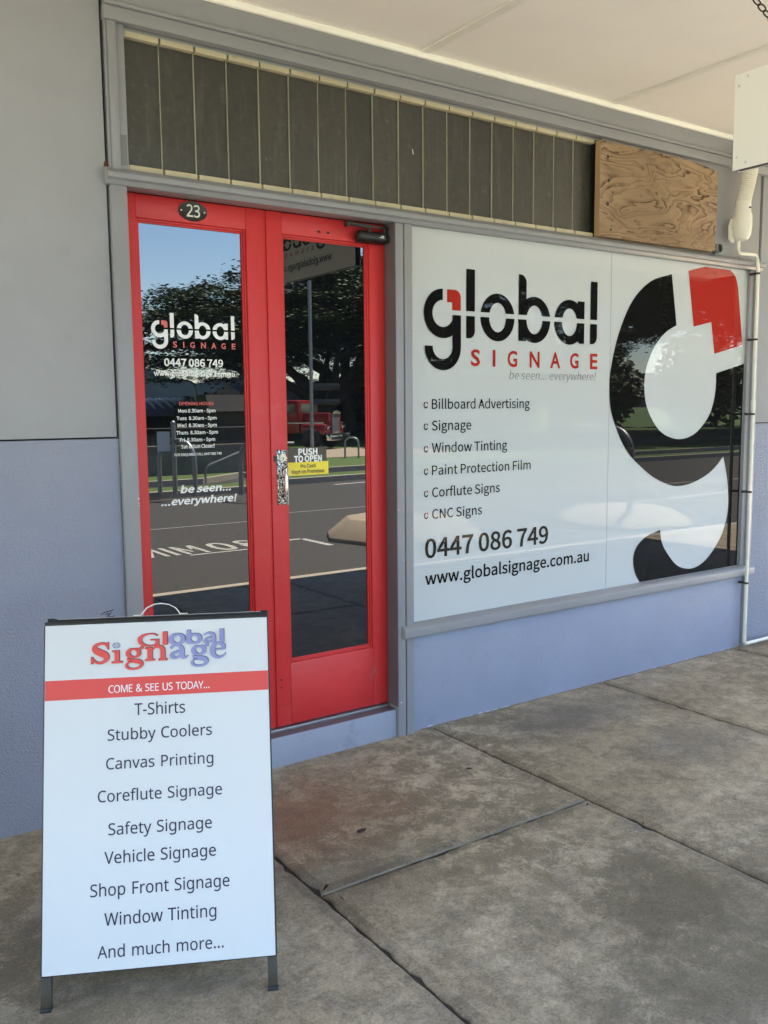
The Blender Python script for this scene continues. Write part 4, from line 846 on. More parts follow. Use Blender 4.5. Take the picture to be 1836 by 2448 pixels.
part(mb, 'threshold', 'dullsteel', bevel=0.003)

# ---- window
win = part(MB().box(4.908, 4.947, -0.008, 0.08, 0.512, 2.2965).box(4.9475, 5.0, -0.019, 0.08, -0.02, 2.2965), 'shop_window', 'trim', bevel=0.003)
mb = MB().prism_x([(0.06, 0.459), (-0.038, 0.459), (-0.043, 0.464), (-0.043, 0.500), (-0.030, 0.512), (0.0, 0.519), (0.06, 0.519)], 2.338, 5.013)
mb.build('sill', 'trim', win, bevel=0.002)
part(MB().box(2.408, 4.9465, 0.0, 0.09, -0.05, 0.4585), 'stall_riser', 'riser', bevel=0.003)
YW = 0.010
MB().box(2.398, 4.9075, YW, YW + 0.006, 0.5155, 2.2985).build('printed_pane', 'vinylwhite', win)
mb = MB()
mb.box(3.7188, 3.7197, YW - 0.0012, YW - 0.0002, 0.52, 2.29)
mb.build('vinyl_seam', 'seamgrey', win)

yl = YW - 0.0016
blk, red, gry = MB(), MB(), MB()
logo(blk, red, yl)
for body, x1, base in (('Billboard Advertising', 3.142, 1.497), ('Signage', 2.766, 1.399), ('Window Tinting', 2.994, 1.297), ('Paint Protection Film', 3.152, 1.194), ('Corflute Signs', 2.948, 1.092), ('CNC Signs', 2.834, 0.991)):
    line(win, 'vinylblack', body, 2.531, x1, base, 0.0435, yl, font='s', bold=0.008)
    # the small ring bullet
    z = base + 0.017
    blk.sheet(ellipse(2.4965, z, 0.0125, 0.0155, 100, 340, 20) + ellipse(2.4965, z, 0.0068, 0.0092, 340, 100, 20), yl)
    red.sheet([(2.4995, z + 0.0155), (2.507, z + 0.0145), (2.5095, z + 0.004), (2.5045, z + 0.004), (2.5035, z + 0.009), (2.4995, z + 0.009)], yl)
line(win, 'vinylblack', '0447 086 749', 2.489, 3.280, 0.811, 0.086, yl, font='s', bold=0.020)
line(win, 'vinylblack', 'www.globalsignage.com.au', 2.489, 3.583, 0.685, 0.056, yl, font='s', bold=0.018)
line(win, 'vinylgrey', 'be seen... everywhere!', 3.005, 3.611, 1.636, 0.041, yl, font='s', bold=-0.016, shear=0.18)
blk.build('logo', 'vinylblack', win, smooth=None)
red.build('logo', 'vinylred', win, smooth=None)
blk, red = MB(), MB()
# the huge tilted letter on the right of the pane; a third value marks a sharp corner
c = 1
G = [(4.206, 2.223, c), (4.03, 2.172), (3.887, 2.061), (3.785, 1.890), (3.726, 1.70), (3.719, 1.56), (3.749, 1.438), (3.86, 1.265), (4.032, 1.139), (4.16, 1.078), (4.288, 1.045), (4.43, 1.053), (4.573, 1.095), (4.66, 1.143), (4.729, 1.199, c),
     (4.775, 1.06), (4.795, 0.900), (4.755, 0.75), (4.661, 0.639), (4.56, 0.572), (4.449, 0.549), (4.325, 0.580), (4.224, 0.669), (4.178, 0.735), (4.163, 0.803, c), (4.045, 0.775), (3.965, 0.725), (3.938, 0.660), (3.955, 0.580), (3.997, 0.521, c), (4.902, 0.521, c), (4.902, 1.748, c),
     (4.633, 1.689, c), (4.633, 1.60), (4.612, 1.51), (4.564, 1.427), (4.45, 1.340), (4.305, 1.312), (4.16, 1.350), (4.063, 1.434), (4.010, 1.530), (3.998, 1.644), (4.025, 1.745), (4.085, 1.836), (4.165, 1.905), (4.258, 1.948, c)]
G = smooth_closed(G, 5)
blk.sheet(G, yl)
R = smooth_closed([(4.350, 2.253, c), (4.500, 2.2865, c), (4.735, 2.2865, c), (4.782, 2.258), (4.811, 2.205), (4.828, 2.13, c), (4.879, 1.859, c), (4.610, 1.800, c), (4.571, 1.980, c), (4.411, 1.947, c)], 5)
red.sheet(R, yl)
for mbx, mt in ((blk, 'vinylblack'), (red, 'vinylred')):
    mbx.build('logo', mt, win, smooth=None)

# ---- louvred fanlight
lv = part(MB().box(1.158, 3.624, 0.052, 0.056, 2.34, 2.87), 'louvre_window', 'dark')
mb = MB().box(1.159, 3.62, 0.012, 0.05, 2.838, 2.8525)
mb.build('head_channel', 'dullsteel', lv, bevel=0.001)
px = 0.1342
blade = clip = None
rr = random.Random(11)
for k in range(18):
    x0 = 1.159 + px * k
    w = min(px - 0.0008, 3.618 - x0)
    b = MB()
    def tilt(v, x0=x0, w=w):
        return (v.x, v.y - 0.016 * (v.x - x0) / 0.134 + rr.uniform(0, 0.0), v.z)
    b.mat('louvre').box(x0 + 0.0034, x0 + w, 0.0300, 0.0355, 2.376, 2.824)
    b.mat('louvreedge').box(x0 - 0.0005, x0 + rr.uniform(0.0026, 0.0038), 0.0288, 0.0352, 2.376, 2.824)
    a = rr.uniform(0.0015, 0.0055)
    b.xf(lambda v: (v.x, v.y + a * (v.x - x0) / 0.134, v.z))
    b.build('louvre_blade', None, lv, bevel=0)
    for z0, z1 in ((2.3585, 2.380), (2.818, 2.8375)):
        MB().box(x0 + 0.003, x0 + w - 0.004, 0.006 + rr.uniform(0, 0.002), 0.05, z0, z1).build('louvre_clip', 'clip', lv, bevel=0.0015)

# ---- grey infill sheet right of the board
part(MB().box(3.625, 5.0, 0.004, 0.05, 2.352, 2.856), 'infill_sheet', 'trim')

# ---- door leaves
def D(x, z): return (x * 0.9952, 1.5 + (z - 1.5) * 0.9952)   # points read at depth 0.08 brought to the door face
def leaf(x0, x1, gx0, gx1, gz0, gz1, name, label):
    z0, z1 = 0.146, 2.2962
    y0, y1 = YD, YD + 0.042
    mb = MB()
    mb.box(x0, gx0, y0, y1, z0, z1).box(gx1, x1, y0, y1, z0, z1)
    mb.box(gx0 + 0.0004, gx1 - 0.0004, y0 + 0.0008, y1, gz1, z1 - 0.0005).box(gx0 + 0.0004, gx1 - 0.0004, y0 + 0.0008, y1, z0 + 0.0005, gz0)
    d = part(mb, name, 'red', bevel=0.0022)
    d['label'] = label
    bd = MB()                                    # moulded glazing bead, two steps
    for a, b, ya in ((0.0, 0.008, 0.010), (0.008, 0.015, 0.016)):
        bd.box(gx0 + a, gx0 + b, y0 + ya, y1 - 0.002, gz0 + a, gz1 - a)
        bd.box(gx1 - b, gx1 - a, y0 + ya, y1 - 0.002, gz0 + a, gz1 - a)
        bd.box(gx0 + b, gx1 - b, y0 + ya + 0.0003, y1 - 0.002, gz1 - b, gz1 - a)
        bd.box(gx0 + b, gx1 - b, y0 + ya + 0.0003, y1 - 0.002, gz0 + a, gz0 + b)
    bd.build('glazing_bead', 'red', d, bevel=0.0015)
    MB().box(gx0 + 0.010, gx1 - 0.010, y0 + 0.0225, y0 + 0.028, gz0 + 0.008, gz1 - 0.008).build('glass_pane', 'glass', d)
    return d
d1 = leaf(1.1435, 1.7215, 1.199, 1.646, 0.418, 2.211, 'door_leaf', 'fixed left red door leaf with white lettered glass')
d2 = leaf(1.7355, 2.3135, 1.806, 2.233, 0.418, 2.211, 'door_leaf', 'right red door leaf with lock, closer and push stickers')
st = MB().box(1.722, 1.735, YD + 0.006, YD + 0.05, 0.146, 2.2955)
st.build('meeting_strip', 'red', d1, bevel=0.002)

# lettering on the left pane
yg = YD + 0.0213
wht, sal = MB(), MB()
k_x, k_z = 0.348 / 1.128, 0.138 / 0.466
def dmap(x, z, d):
    X, Z = D(1.2545 + (x - 2.486) * k_x, 1.736 + (z - 1.672) * k_z)
    return (X, yg - d * 0.4, Z)
logo(wht, sal, yg, dmap)
def dl(mt, body, x0, x1, z, cap, **k):
    a, zz = D(x0, z); b, _ = D(x1, z)
    line(d1, mt, body, a, b, zz, cap, yg, font='s', **k)
dl('decalwhite', '0447 086 749', 1.302, 1.548, 1.672, 0.0275, bold=0.028)
dl('decalwhite', 'www.globalsignage.com.au', 1.259, 1.598, 1.634, 0.019, bold=0.028)
dl('decalred', 'OPENING HOURS', 1.356, 1.503, 1.5205, 0.0125, bold=0.018)
for body, x0, x1, z in (('Mon 8.30am - 5pm', 1.352, 1.509, 1.492), ('Tues  8.30am - 5pm', 1.345, 1.513, 1.463), ('Wed  8.30am - 5pm', 1.346, 1.513, 1.435), ('Thurs  8.30am - 5pm', 1.341, 1.517, 1.4065), ('Fri  8.30am - 5pm', 1.355, 1.504, 1.378), ('Sat & Sun Closed', 1.359, 1.500, 1.3515)):
    dl('decalwhite', body, x0, x1, z, 0.0132, bold=0.018)
dl('decalwhite', 'FOR ENQUIRES CALL 0447 086 749', 1.331, 1.530, 1.322, 0.0098, bold=0.016)
dl('decalwhite', 'be seen...', 1.350, 1.567, 1.176, 0.027, bold=0.030, shear=0.18)
dl('decalwhite', '...everywhere!', 1.269, 1.593, 1.1305, 0.027, bold=0.030, shear=0.18)
for mbx, mt in ((wht, 'decalwhite'), (sal, 'decalred')): mbx.build('logo', mt, d1, smooth=None)

# lock plate: textured chrome escutcheon with cylinder and pull, on the right leaf
def mk_hammer():
    m, nt, b = nodes('hammered chrome, worn black')
    p = world_pos(nt)
    n = noise(nt, 150, 3, 0.6, p, 0.5)
    c = ramp(nt, n, [(0.50, (0.015, 0.015, 0.015)), (0.56, (0.70, 0.69, 0.64))])
    nt.links.new(c, b.inputs['Base Color'])
    setp(b, rough=0.3, metal=0.75)
    bump(nt, b, n, 0.5, 0.003)
    return m
M['hammer'] = mk_hammer()
lx0, lx1 = 1.7585, 1.8085
lp = MB().box(lx0, lx1, YD - 0.004, YD, 1.104, 1.333).build('lock_plate', 'hammer', d2, bevel=0.002)
cyl = MB()
cyl.tube([(1.785, YD - 0.010, 1.301), (1.785, YD + 0.0, 1.301)], 0.0165, 20)
cyl.build('lock_cylinder', 'ivory', d2, bevel=0.001)
kh = MB().box(1.7838, 1.7862, YD - 0.0112, YD - 0.0101, 1.291, 1.303).build('keyhole', 'black', d2)
hnd = MB()
hnd.tube([(1.788, YD - 0.003, 1.255), (1.788, YD - 0.020, 1.250), (1.788, YD - 0.024, 1.235), (1.788, YD - 0.024, 1.165), (1.788, YD - 0.020, 1.150), (1.788, YD - 0.003, 1.145)], 0.0065, 8)
hnd.build('pull_handle', 'steel', d2, smooth=True)
MB().box(1.807, 1.8125, YD - 0.0015, YD + 0.01, 1.10, 1.26).build('lock_edge', 'dullsteel', d2)
MB().box(1.7455, 1.7580, YD - 0.003, YD, 1.286, 1.309).build('lock_striker', 'black', d2)
scr = MB()
for z in (1.118, 1.325): scr.ball((1.783, YD - 0.0042, z), 0.0035, 5, (1, 0.5, 1))
scr.build('lock_screws', 'steel', d2)
hol = MB()
for x, z in ((1.7585, 0.352), (1.7585, 0.318)): hol.tube([(x, YD - 0.0007, z), (x, YD + 0.001, z)], 0.0045, 10)
for x, z in ((1.982, 2.2365), (2.026, 2.2365)): hol.box(x - 0.007, x + 0.007, YD - 0.0006, YD + 0.001, z - 0.004, z + 0.004)
hol.build('screw_holes', 'dark', d2)
# hairline joints of the timber near the foot of the leaf
MB().box(1.806, 1.8068, YD - 0.0002, YD + 0.001, 0.15, 0.30).box(1.737, 1.806, YD - 0.0002, YD + 0.001, 0.2385, 0.2395).build('timber_joint', 'dark', d2)

# door closer
cb = MB()
cb.tube([(2.150, YD - 0.030, 2.233), (2.160, YD - 0.030, 2.233), (2.285, YD - 0.030, 2.233), (2.303, YD - 0.030, 2.233)], [0.018, 0.024, 0.024, 0.020], 16)
cb.box(2.165, 2.295, YD - 0.03, YD, 2.209, 2.257)
dc = cb.build('door_closer', 'blackplastic', d2, bevel=0.002)
ar = MB()
ar.box(2.085, 2.310, YD - 0.050, YD - 0.044, 2.270, 2.280)
ar.box(2.082, 2.094, YD - 0.052, YD - 0.020, 2.262, 2.2795)
ar.tube([(2.215, YD - 0.030, 2.252), (2.215, YD - 0.030, 2.270)], 0.010, 12)
ar.xf(lambda v: (v.x, v.y + 0.012 * (v.x - 2.2) / 0.1, v.z))
ar.tube([(2.215, YD - 0.045, 2.268), (2.105, YD - 0.035, 2.274)], 0.005, 8)
ar.tube([(2.295, YD - 0.030, 2.25), (2.295, YD - 0.030, 2.276)], 0.007, 10)
ar.build('closer_arm', 'chainsteel', d2, bevel=0.001)
MB().box(2.262, 2.275, YD - 0.0552, YD - 0.0540, 2.234, 2.239).box(2.252, 2.276, YD - 0.0552, YD - 0.0540, 2.229, 2.2325).build('closer_badge', 'white', d2)

# scuffs, chips and cracks that the photograph shows
sf = MB()
r = random.Random(21)
for pts in ([(0.985, 0.756), (1.000, 0.762), (1.020, 0.765), (1.034, 0.768)], [(0.988, 0.745), (0.998, 0.741), (1.012, 0.744), (1.028, 0.742), (1.036, 0.747)], [(1.000, 0.752), (1.010, 0.757), (1.018, 0.752), (1.010, 0.748), (1.026, 0.760)], [(0.992, 0.738), (0.999, 0.734), (1.004, 0.739), (1.012, 0.735), (1.018, 0.737)]):
    stroke_faces(sf, [Vector((x, z, 0.0022 + 0.0015 * r.random())) for x, z in pts], 0.0012 - 0.0001 * r.random(), 4)
part(sf, 'scuff_mark', 'dark', smooth=None)
ck = MB()
for pts in ([(1.147, 0.10), (1.152, 0.085), (1.148, 0.066), (1.155, 0.052)], [(1.150, 0.095), (1.160, 0.088), (1.166, 0.078)], [(1.152, 0.066), (1.163, 0.060), (1.165, 0.045)], [(1.62, 0.118), (1.623, 0.08), (1.619, 0.03)], [(2.408, 0.445), (2.4105, 0.3), (2.409, 0.16), (2.411, 0.02)]):
    stroke_faces(ck, [Vector((x, z, 0.0016)) for x, z in pts], -0.0036 if pts[0][0] < 2.4 else -0.0006, 4)
part(ck, 'crack', 'joint', smooth=None)
ch = MB()
def chip_(x, z, y, s):
    n = r.randint(5, 7)
    ch.sheet([(x + s * r.uniform(0.5, 1.2) * math.cos(2 * math.pi * k / n), z + 1.5 * s * r.uniform(0.5, 1.2) * math.sin(2 * math.pi * k / n)) for k in range(n)], y)
for x, z, s in ((1.1375, 1.176, 0.0030), (1.139, 1.160, 0.0016), (1.1385, 1.150, 0.0018), (1.136, 1.52, 0.0012)): chip_(x, z, -0.0185, s)
for x, z, s in ((2.326, 1.62, 0.0015), (2.322, 1.05, 0.002), (2.351, 0.82, 0.0018), (2.345, 0.92, 0.0013), (2.33, 0.16, 0.003)): chip_(x, z, -0.0185, s)
for x, z, s in ((2.39, 1.83, 0.0014), (2.396, 0.96, 0.0016), (2.40, 0.88, 0.0012), (2.385, 1.45, 0.0012)): chip_(x, z, -0.0205, s)
for k in range(34):
    x = r.uniform(2.48, 2.80) if k < 24 else r.uniform(2.3, 5.0)
    chip_(x, 2.992 + r.gauss(0, 0.0030), -0.0146, r.uniform(0.0008, 0.0018))
ch2 = MB()
x = 2.42
while x < 4.93:
    w = r.uniform(0.02, 0.06); h0 = 0.004 + 0.004 * math.sin(x * 3.1)
    if r.random() < 0.62: ch2.sheet([(x, -0.01), (x + w, -0.01), (x + w * r.uniform(0.7, 1.0), h0 + r.uniform(-0.003, 0.005)), (x + w * r.uniform(0.2, 0.6), h0 + r.uniform(-0.004, 0.006)), (x, h0 + r.uniform(-0.003, 0.003))], -0.0007)
    x += w * r.uniform(0.8, 1.6)
part(ch, 'paint_chip', 'decalwhite', smooth=None)
part(ch2, 'flaked_paint', 'palelav', smooth=None)
gs = MB()
for k in range(16):
    x, z = 2.235 + r.gauss(0, 0.010), 0.265 + r.gauss(0, 0.035)
    stroke_faces(gs, [Vector((x, z, 0.001)), Vector((x + r.uniform(-0.008, 0.008), z + r.uniform(0.004, 0.014), 0.0022)), Vector((x + r.uniform(-0.004, 0.012), z + r.uniform(0.01, 0.02), 0.0008))], YD - 0.0003 - 0.00003 * k, 3)
gs.build('scuff_mark', 'lilacgrey', d2, smooth=None)
rs_ = MB().sheet([(1.068, 2.352), (1.078, 2.350), (1.083, 2.362), (1.079, 2.376), (1.071, 2.378), (1.067, 2.366)], -0.0006)
part(rs_, 'rust_stain', 'rust', smooth=None)
part(MB().sheet([(1.131, 2.372), (1.1535, 2.372), (1.1535, 2.478), (1.130, 2.476)], -0.0026), 'paint_patch', 'trimdark', smooth=None)
sm = MB()
sm.sheet([(2.438, 2.628), (2.441, 2.627), (2.4455, 2.606), (2.443, 2.605)], 0.0235)
sm.build('scratch', 'decalwhite', lv, smooth=None)

# ================================================================== SMALL SIGNS ON THE DOORS
X, Z = D(1.4295, 2.259)
np_ = thing('number_plate', 'oval black house number plate reading 23 above the left door glass', 'number plate', (X, YD, Z))
el = ellipse(X, Z, 0.0575, 0.0365, 0, 360, 40)
MB().prism_y(el, YD - 0.0045, YD - 0.0002).build('plate', 'blackplastic', np_, bevel=0.001)
nm = MB()
letters(nm, '23', X - 0.026, X + 0.028, Z - 0.021, 0.044, YD - 0.0052, font='n', bold=0.012)
nm.build('numerals', 'ivory', np_, smooth=None)
sc = MB()
for s in (-1, 1): sc.ball((X + s * 0.047, YD - 0.0046, Z), 0.0035, 5, (1, 0.6, 1))
sc.build('screw', 'ivory', np_)

yk = YD + 0.0212
a, z0 = D(1.829, 1.2775); b, z1 = D(2.023, 1.338)
ps = thing('push_sticker', 'dark brown PUSH TO OPEN sticker on the right door glass beside the lock', 'sticker', ((a + b) / 2, yk, z0))
MB().box(a, b, yk - 0.0006, yk, z0, z1).build('sticker_sheet', 'brownlabel', ps)
t = MB()
letters(t, 'PUSH', 1.874, 1.968, 1.3075, 0.0255, yk - 0.0012, font='s', bold=0.045)
letters(t, 'TO OPEN', 1.853, 1.990, 1.2785, 0.0245, yk - 0.0012, font='s', bold=0.045)
t.build('text_line', 'decalwhite', ps, smooth=None)
a, z0 = D(1.822, 1.2195); b, z1 = D(2.0315, 1.2765)
cs = thing('cash_sticker', 'yellow No Cash Kept on Premises sticker below the brown one on the door glass', 'sticker', ((a + b) / 2, yk, z0))
MB().box(a, b, yk - 0.0010, yk, z0, z1 - 0.0006).build('sticker_sheet', 'yellow', cs)
t = MB()
letters(t, 'No Cash', 1.884, 1.958, 1.2525, 0.0145, yk - 0.0016, font='s', bold=0.03)
letters(t, 'Kept on Premises', 1.840, 2.000, 1.2295, 0.0145, yk - 0.0016, font='s', bold=0.03)
t.build('text_line', 'brownlabel', cs, smooth=None)

# ================================================================== PLYWOOD BOARD
pl = thing('plywood_board', 'weathered knotty plywood sheet boarding up the right end of the louvre opening', 'plywood board', (4.05, 0.0, 2.36))
oy = -0.031
outl = [(3.574, 2.362), (3.574, 2.829), (4.02, 2.832), (4.30, 2.829), (4.42, 2.818), (4.532, 2.806), (4.535, 2.60), (4.528, 2.43), (4.536, 2.378), (4.50, 2.366)]
MB().mat('plyedge').prism_y(outl, oy + 0.0005, 0.003).build('board_edge', None, pl)
MB().sheet(outl, oy).build('board_face', 'ply', pl, smooth=None)
sc = MB()
for x, z, q in ((3.628, 2.755, 8), (3.637, 2.64, 8), (3.632, 2.525, 9), (3.660, 2.40, 6), (3.67, 2.586, 5)):
    sc.sheet(ellipse(x, z, q * 0.0011, q * 0.0012, 0, 360, 12), oy - 0.0006)
sc.build('nail_hole', 'dark', pl, smooth=None)
pp = MB()
pp.tube([(4.53, -0.048, 2.392), (4.30, -0.040, 2.392)], 0.017, 16)
pst = MB()
n = 20
ring = [(4.5645 + 0.0275 * math.cos(2 * math.pi * i / n), 2.389 + 0.0275 * math.sin(2 * math.pi * i / n)) for i in range(n)]
ir = [(4.5645 + (x - 4.5645) * 0.89, 2.389 + (z - 2.389) * 0.89) for x, z in ring]
vs = [(x, -0.040, z) for x, z in ring] + [(x, -0.040, z) for x, z in ir] + [(x, 0.0, z) for x, z in ir] + [(x, 0.0, z) for x, z in ring]
fs = []
for i in range(n):
    j = (i + 1) % n
    fs += [(i, j, n + j, n + i), (n + i, n + j, 2 * n + j, 2 * n + i), (3 * n + i, 3 * n + j, j, i)]
pst.add(vs, fs)
po = pst.build('pipe_stub', 'trim', None, smooth=True)
tag(po, 'short open pipe end poking out at the lower right corner of the plywood', 'pipe stub')
MB().sheet(ellipse(4.5645, 2.389, 0.0262, 0.0262, 0, 360, 20), -0.030).build('bore', 'black', po, smooth=None)

# ================================================================== CONDUIT
cd = thing('conduit', 'white electrical conduit with ribbed hose and junction cover running down beside the window', 'conduit', (4.90, -0.06, 0.0))
fx = MB()
pts, rs = [], []
N_ = 30
for i in range(N_ * 4 + 1):
    t = i / (N_ * 4)
    z = 2.655 + t * 0.335
    pts.append((4.712 + 0.062 * t + 0.02 * t * t, -0.075 - 0.012 * math.sin(math.pi * t) , z))
    rs.append(0.0400 + (0.0045 if (i % 4) in (1, 2) else -0.0020))
fx.tube(pts, rs, 18)
fx.build('ribbed_hose', 'plastic', cd, smooth=True)
bd = MB()
prof = [(2.438, 0.020), (2.445, 0.034), (2.470, 0.047), (2.52, 0.052), (2.575, 0.051), (2.600, 0.043), (2.63, 0.043), (2.662, 0.043)]
bd.tube([(4.715, -0.075, z) for z, _ in prof], [q for _, q in prof], 18)
bd.xf(lambda v: (v.x, v.y, v.z))
bd.build('junction_cover', 'plastic', cd, bevel=0.002)
MB().prism_y([(4.668, 2.43), (4.645, 2.445), (4.64, 2.52), (4.655, 2.56), (4.69, 2.56), (4.69, 2.43)], -0.042, -0.036).build('mounting_flange', 'plastic', cd, bevel=0.001)
MB().box(4.705, 4.722, -0.122, -0.119, 2.612, 2.62).build('vent_slot', 'dark', cd)
def fillet(pts, r, k=6):
    P = [Vector(p) for p in pts]
    out = [P[0]]
    for i in range(1, len(P) - 1):
        a = (P[i - 1] - P[i]).normalized(); b = (P[i + 1] - P[i]).normalized()
        s = P[i] + a * r; e = P[i] + b * r
        for q in range(k + 1):
            t = q / k
            out.append(s * (1 - t) ** 2 + P[i] * 2 * t * (1 - t) + e * t * t)
    out.append(P[-1])
    return out
pi = MB().tube(fillet([(4.705, -0.060, 2.445), (4.705, -0.058, 2.370), (4.895, -0.055, 2.376), (4.907, -0.058, 2.30), (4.907, -0.058, 0.036), (9.0, -0.058, 0.030)], 0.032), 0.0105, 12)
pi.build('pipe', 'plastic', cd, smooth=True)
for z in (2.271, 1.888, 1.448, 0.979, 0.419):
    MB().tube([(4.907, -0.058, z - 0.006), (4.907, -0.058, z + 0.006)], 0.0135, 12).box(4.89, 4.924, -0.047, -0.012, z - 0.006, z + 0.006).build('saddle_clip', 'chainsteel', cd, bevel=0.001)
MB().tube([(4.907, -0.058, 1.470), (4.907, -0.058, 1.528)], 0.0135, 14).build('coupling', 'plastic', cd, bevel=0.001)

# ================================================================== AWNING
aw = thing('awning', 'flat cream soffit of the footpath awning with pale joint battens and bright edge bead', 'awning', (3.0, -1.8, 3.02))
MB().box(-2.6, 9.6, -3.62, -0.031, 3.022, 3.058).build('soffit_panel', 'ceil', aw)
for x in (-2.3, -1.11, 0.09, 1.28, 2.468, 3.664, 4.86, 6.05, 7.24, 8.43):
    MB().box(x - 0.022, x + 0.022, -3.60, -0.034, 3.016, 3.0225).build('joint_batten', 'cream', aw, bevel=0.002)
nh = MB()
r = random.Random(31)
for k in range(60):
    x = r.uniform(1.2, 6.5); y = -r.uniform(0.1, 2.6)
    nh.add([(x + 0.004 * r.uniform(0.4, 1) * math.cos(q), y + 0.004 * r.uniform(0.4, 1) * math.sin(q), 3.0213) for q in (0, 1.3, 2.6, 3.9, 5.2)], [(0, 1, 2, 3, 4)])
nh.build('nail_head', 'decalwhite', aw, smooth=None)
MB().prism_x([(-0.0315, 3.022), (-0.0315, 3.014), (-0.024, 3.001), (-0.0145, 2.998), (-0.0145, 3.022)], -2.6, 9.6).build('edge_bead', 'cream', aw, bevel=0.001)
MB().box(-2.6, 9.6, -3.68, -3.6205, 3.0, 3.26).build('fascia', 'trim', aw)
MB().add([(-2.6, -3.62, 3.26), (9.6, -3.62, 3.26), (9.6, 0, 3.5), (-2.6, 0, 3.5)], [(0, 1, 2, 3)]).build('roof_sheet', 'dullsteel', aw)

# ================================================================== HANGING SIGN
hs = thing('hanging_sign', 'white double-sided sign board hung on chains under the awning at right angles to the shop', 'hanging sign', (3.02, -2.0, 2.353))
hy0, hy1, hz0, hz1 = -1.187, -2.53, 2.353, 2.687
MB().box(3.0, 3.003, hy1, hy0, hz0, hz1).box(3.037, 3.040, hy1, hy0, hz0, hz1).build('face_sheet', 'brightwhite', hs)
MB().box(3.0035, 3.0365, hy1 + 0.012, hy0 - 0.010, hz0 + 0.002, hz1 - 0.002).build('frame', 'chainsteel', hs)
rv = MB()
for y in (-1.222, -1.205):
    pass
for y, z in ((-1.203, 2.646), (-1.238, 2.672), (-1.203, 2.397), (-1.240, 2.373), (-1.86, 2.674), (-1.86, 2.367), (-2.50, 2.674), (-2.50, 2.367)):
    rv.ball((3.0, y, z), 0.0052, 6, (0.6, 1, 1))
rv.build('rivet', 'white', hs)
bl_, rd_ = MB(), MB()
def hmap(x, z, d): return (2.9988 - d * 0.4, -1.746 - (x - 2.906) * 0.54, 2.513 + (z - 1.694) * 0.36)
logo(bl_, rd_, 0, hmap)
letters(bl_, 'www.globalsignage.com.au', 0, 0.80, 0, 0.042, 0, font='s', bold=0.016, fn=lambda v: (2.9985, -1.45 - v[0], 2.425 + v[2]))
bl_.build('logo', 'black', hs, smooth=None)
rd_.build('logo', 'inkred', hs, smooth=None)
def chain(top, bot):
    mb = MB()
    a, b = Vector(top), Vector(bot)
    d = (b - a); L = d.length; d.normalize()
    n = int(L / 0.0345)
    s1 = Vector((1, 0, 0)); s2 = d.cross(s1).normalized()
    for i in range(n):
        c0 = a + d * (L * (i + 0.5) / n)
        side = s1 if i % 2 else s2
        side = (side * 0.8 + (s2 if i % 2 else s1) * 0.6).normalized()
        pts = []
        for q in range(17):
            t = 2 * math.pi * q / 16
            pts.append(c0 + d * (0.0200 * math.cos(t) * (1.0 if abs(math.cos(t)) > 0.5 else 1.1)) + side * (0.0090 * math.sin(t)))
        mb.tube(pts, 0.0028, 6, caps=False)
    return mb
chain((3.02, -1.177, 3.02), (3.02, -1.425, 2.685)).build('chain', 'chainsteel', hs, smooth=True)
chain((3.02, -2.55, 3.02), (3.02, -2.30, 2.685)).build('chain', 'chainsteel', hs, smooth=True)

# ================================================================== A-FRAME SIGN
SX, SY, SZ, SYAW, STILT = 0.747, -1.1606, 0.0867, -0.4622, 0.2665
W_, H_ = 0.5846, 0.8769
ex = Vector((math.cos(SYAW), math.sin(SYAW), 0)); nn = Vector((-math.sin(SYAW), math.cos(SYAW), 0))
ez = math.cos(STILT) * Vector((0, 0, 1)) + math.sin(STILT) * nn
ny = ex.cross(ez)                                # into the board, away from the reader
if ny.dot(nn) < 0: ny = -ny
org = Vector((SX, SY, SZ))
def P3(u, d, v): return org + ex * u + ez * v + ny * d       # u across, v up the sheet, d into the board
topc = P3(0, 0.03, H_)
def mirror_back(p):                              # the rear panel: the front one turned about the hinge
    q = Vector(p) - topc
    return topc + q - nn * (2 * q.dot(nn)) + nn * 0.02
af = thing('sandwich_board', 'white and red folding sandwich board listing services, standing in front of the left door', 'sandwich board', (SX, SY + 0.25, 0))
def loc(mb): return mb.xf(lambda v: P3(v.x, v.y, v.z))
loc(MB().box(-W_ / 2, W_ / 2, 0.0, 0.004, 0.0, H_)).build('panel', 'white', af)
leg0 = -SZ / ez.z
fr = MB()
fr.box(-W_ / 2 - 0.004, -W_ / 2 + 0.010, 0.0045, 0.024, 0.0, H_)
fr.box(W_ / 2 - 0.010, W_ / 2 + 0.004, 0.0045, 0.024, 0.0, H_)
fr.box(-W_ / 2 + 0.0105, W_ / 2 - 0.0105, 0.0045, 0.024, -0.004, 0.016)
loc(fr).build('frame', 'black', af, bevel=0.001)
rail = MB()
rail.box(-W_ / 2 - 0.001, W_ / 2 + 0.004, -0.001, 0.024, H_ + 0.0003, H_ + 0.010)
rail.box(-W_ / 2 + 0.003, W_ / 2 + 0.003, 0.012, 0.052, H_ + 0.0105, H_ + 0.0165)
rail.box(-W_ / 2 + 0.003, -W_ / 2 + 0.022, 0.010, 0.053, H_ + 0.0168, H_ + 0.020)
rail.box(W_ / 2 - 0.016, W_ / 2 + 0.005, 0.010, 0.053, H_ + 0.0168, H_ + 0.020)
loc(rail).build('top_rail', 'blackplastic', af, bevel=0.001)
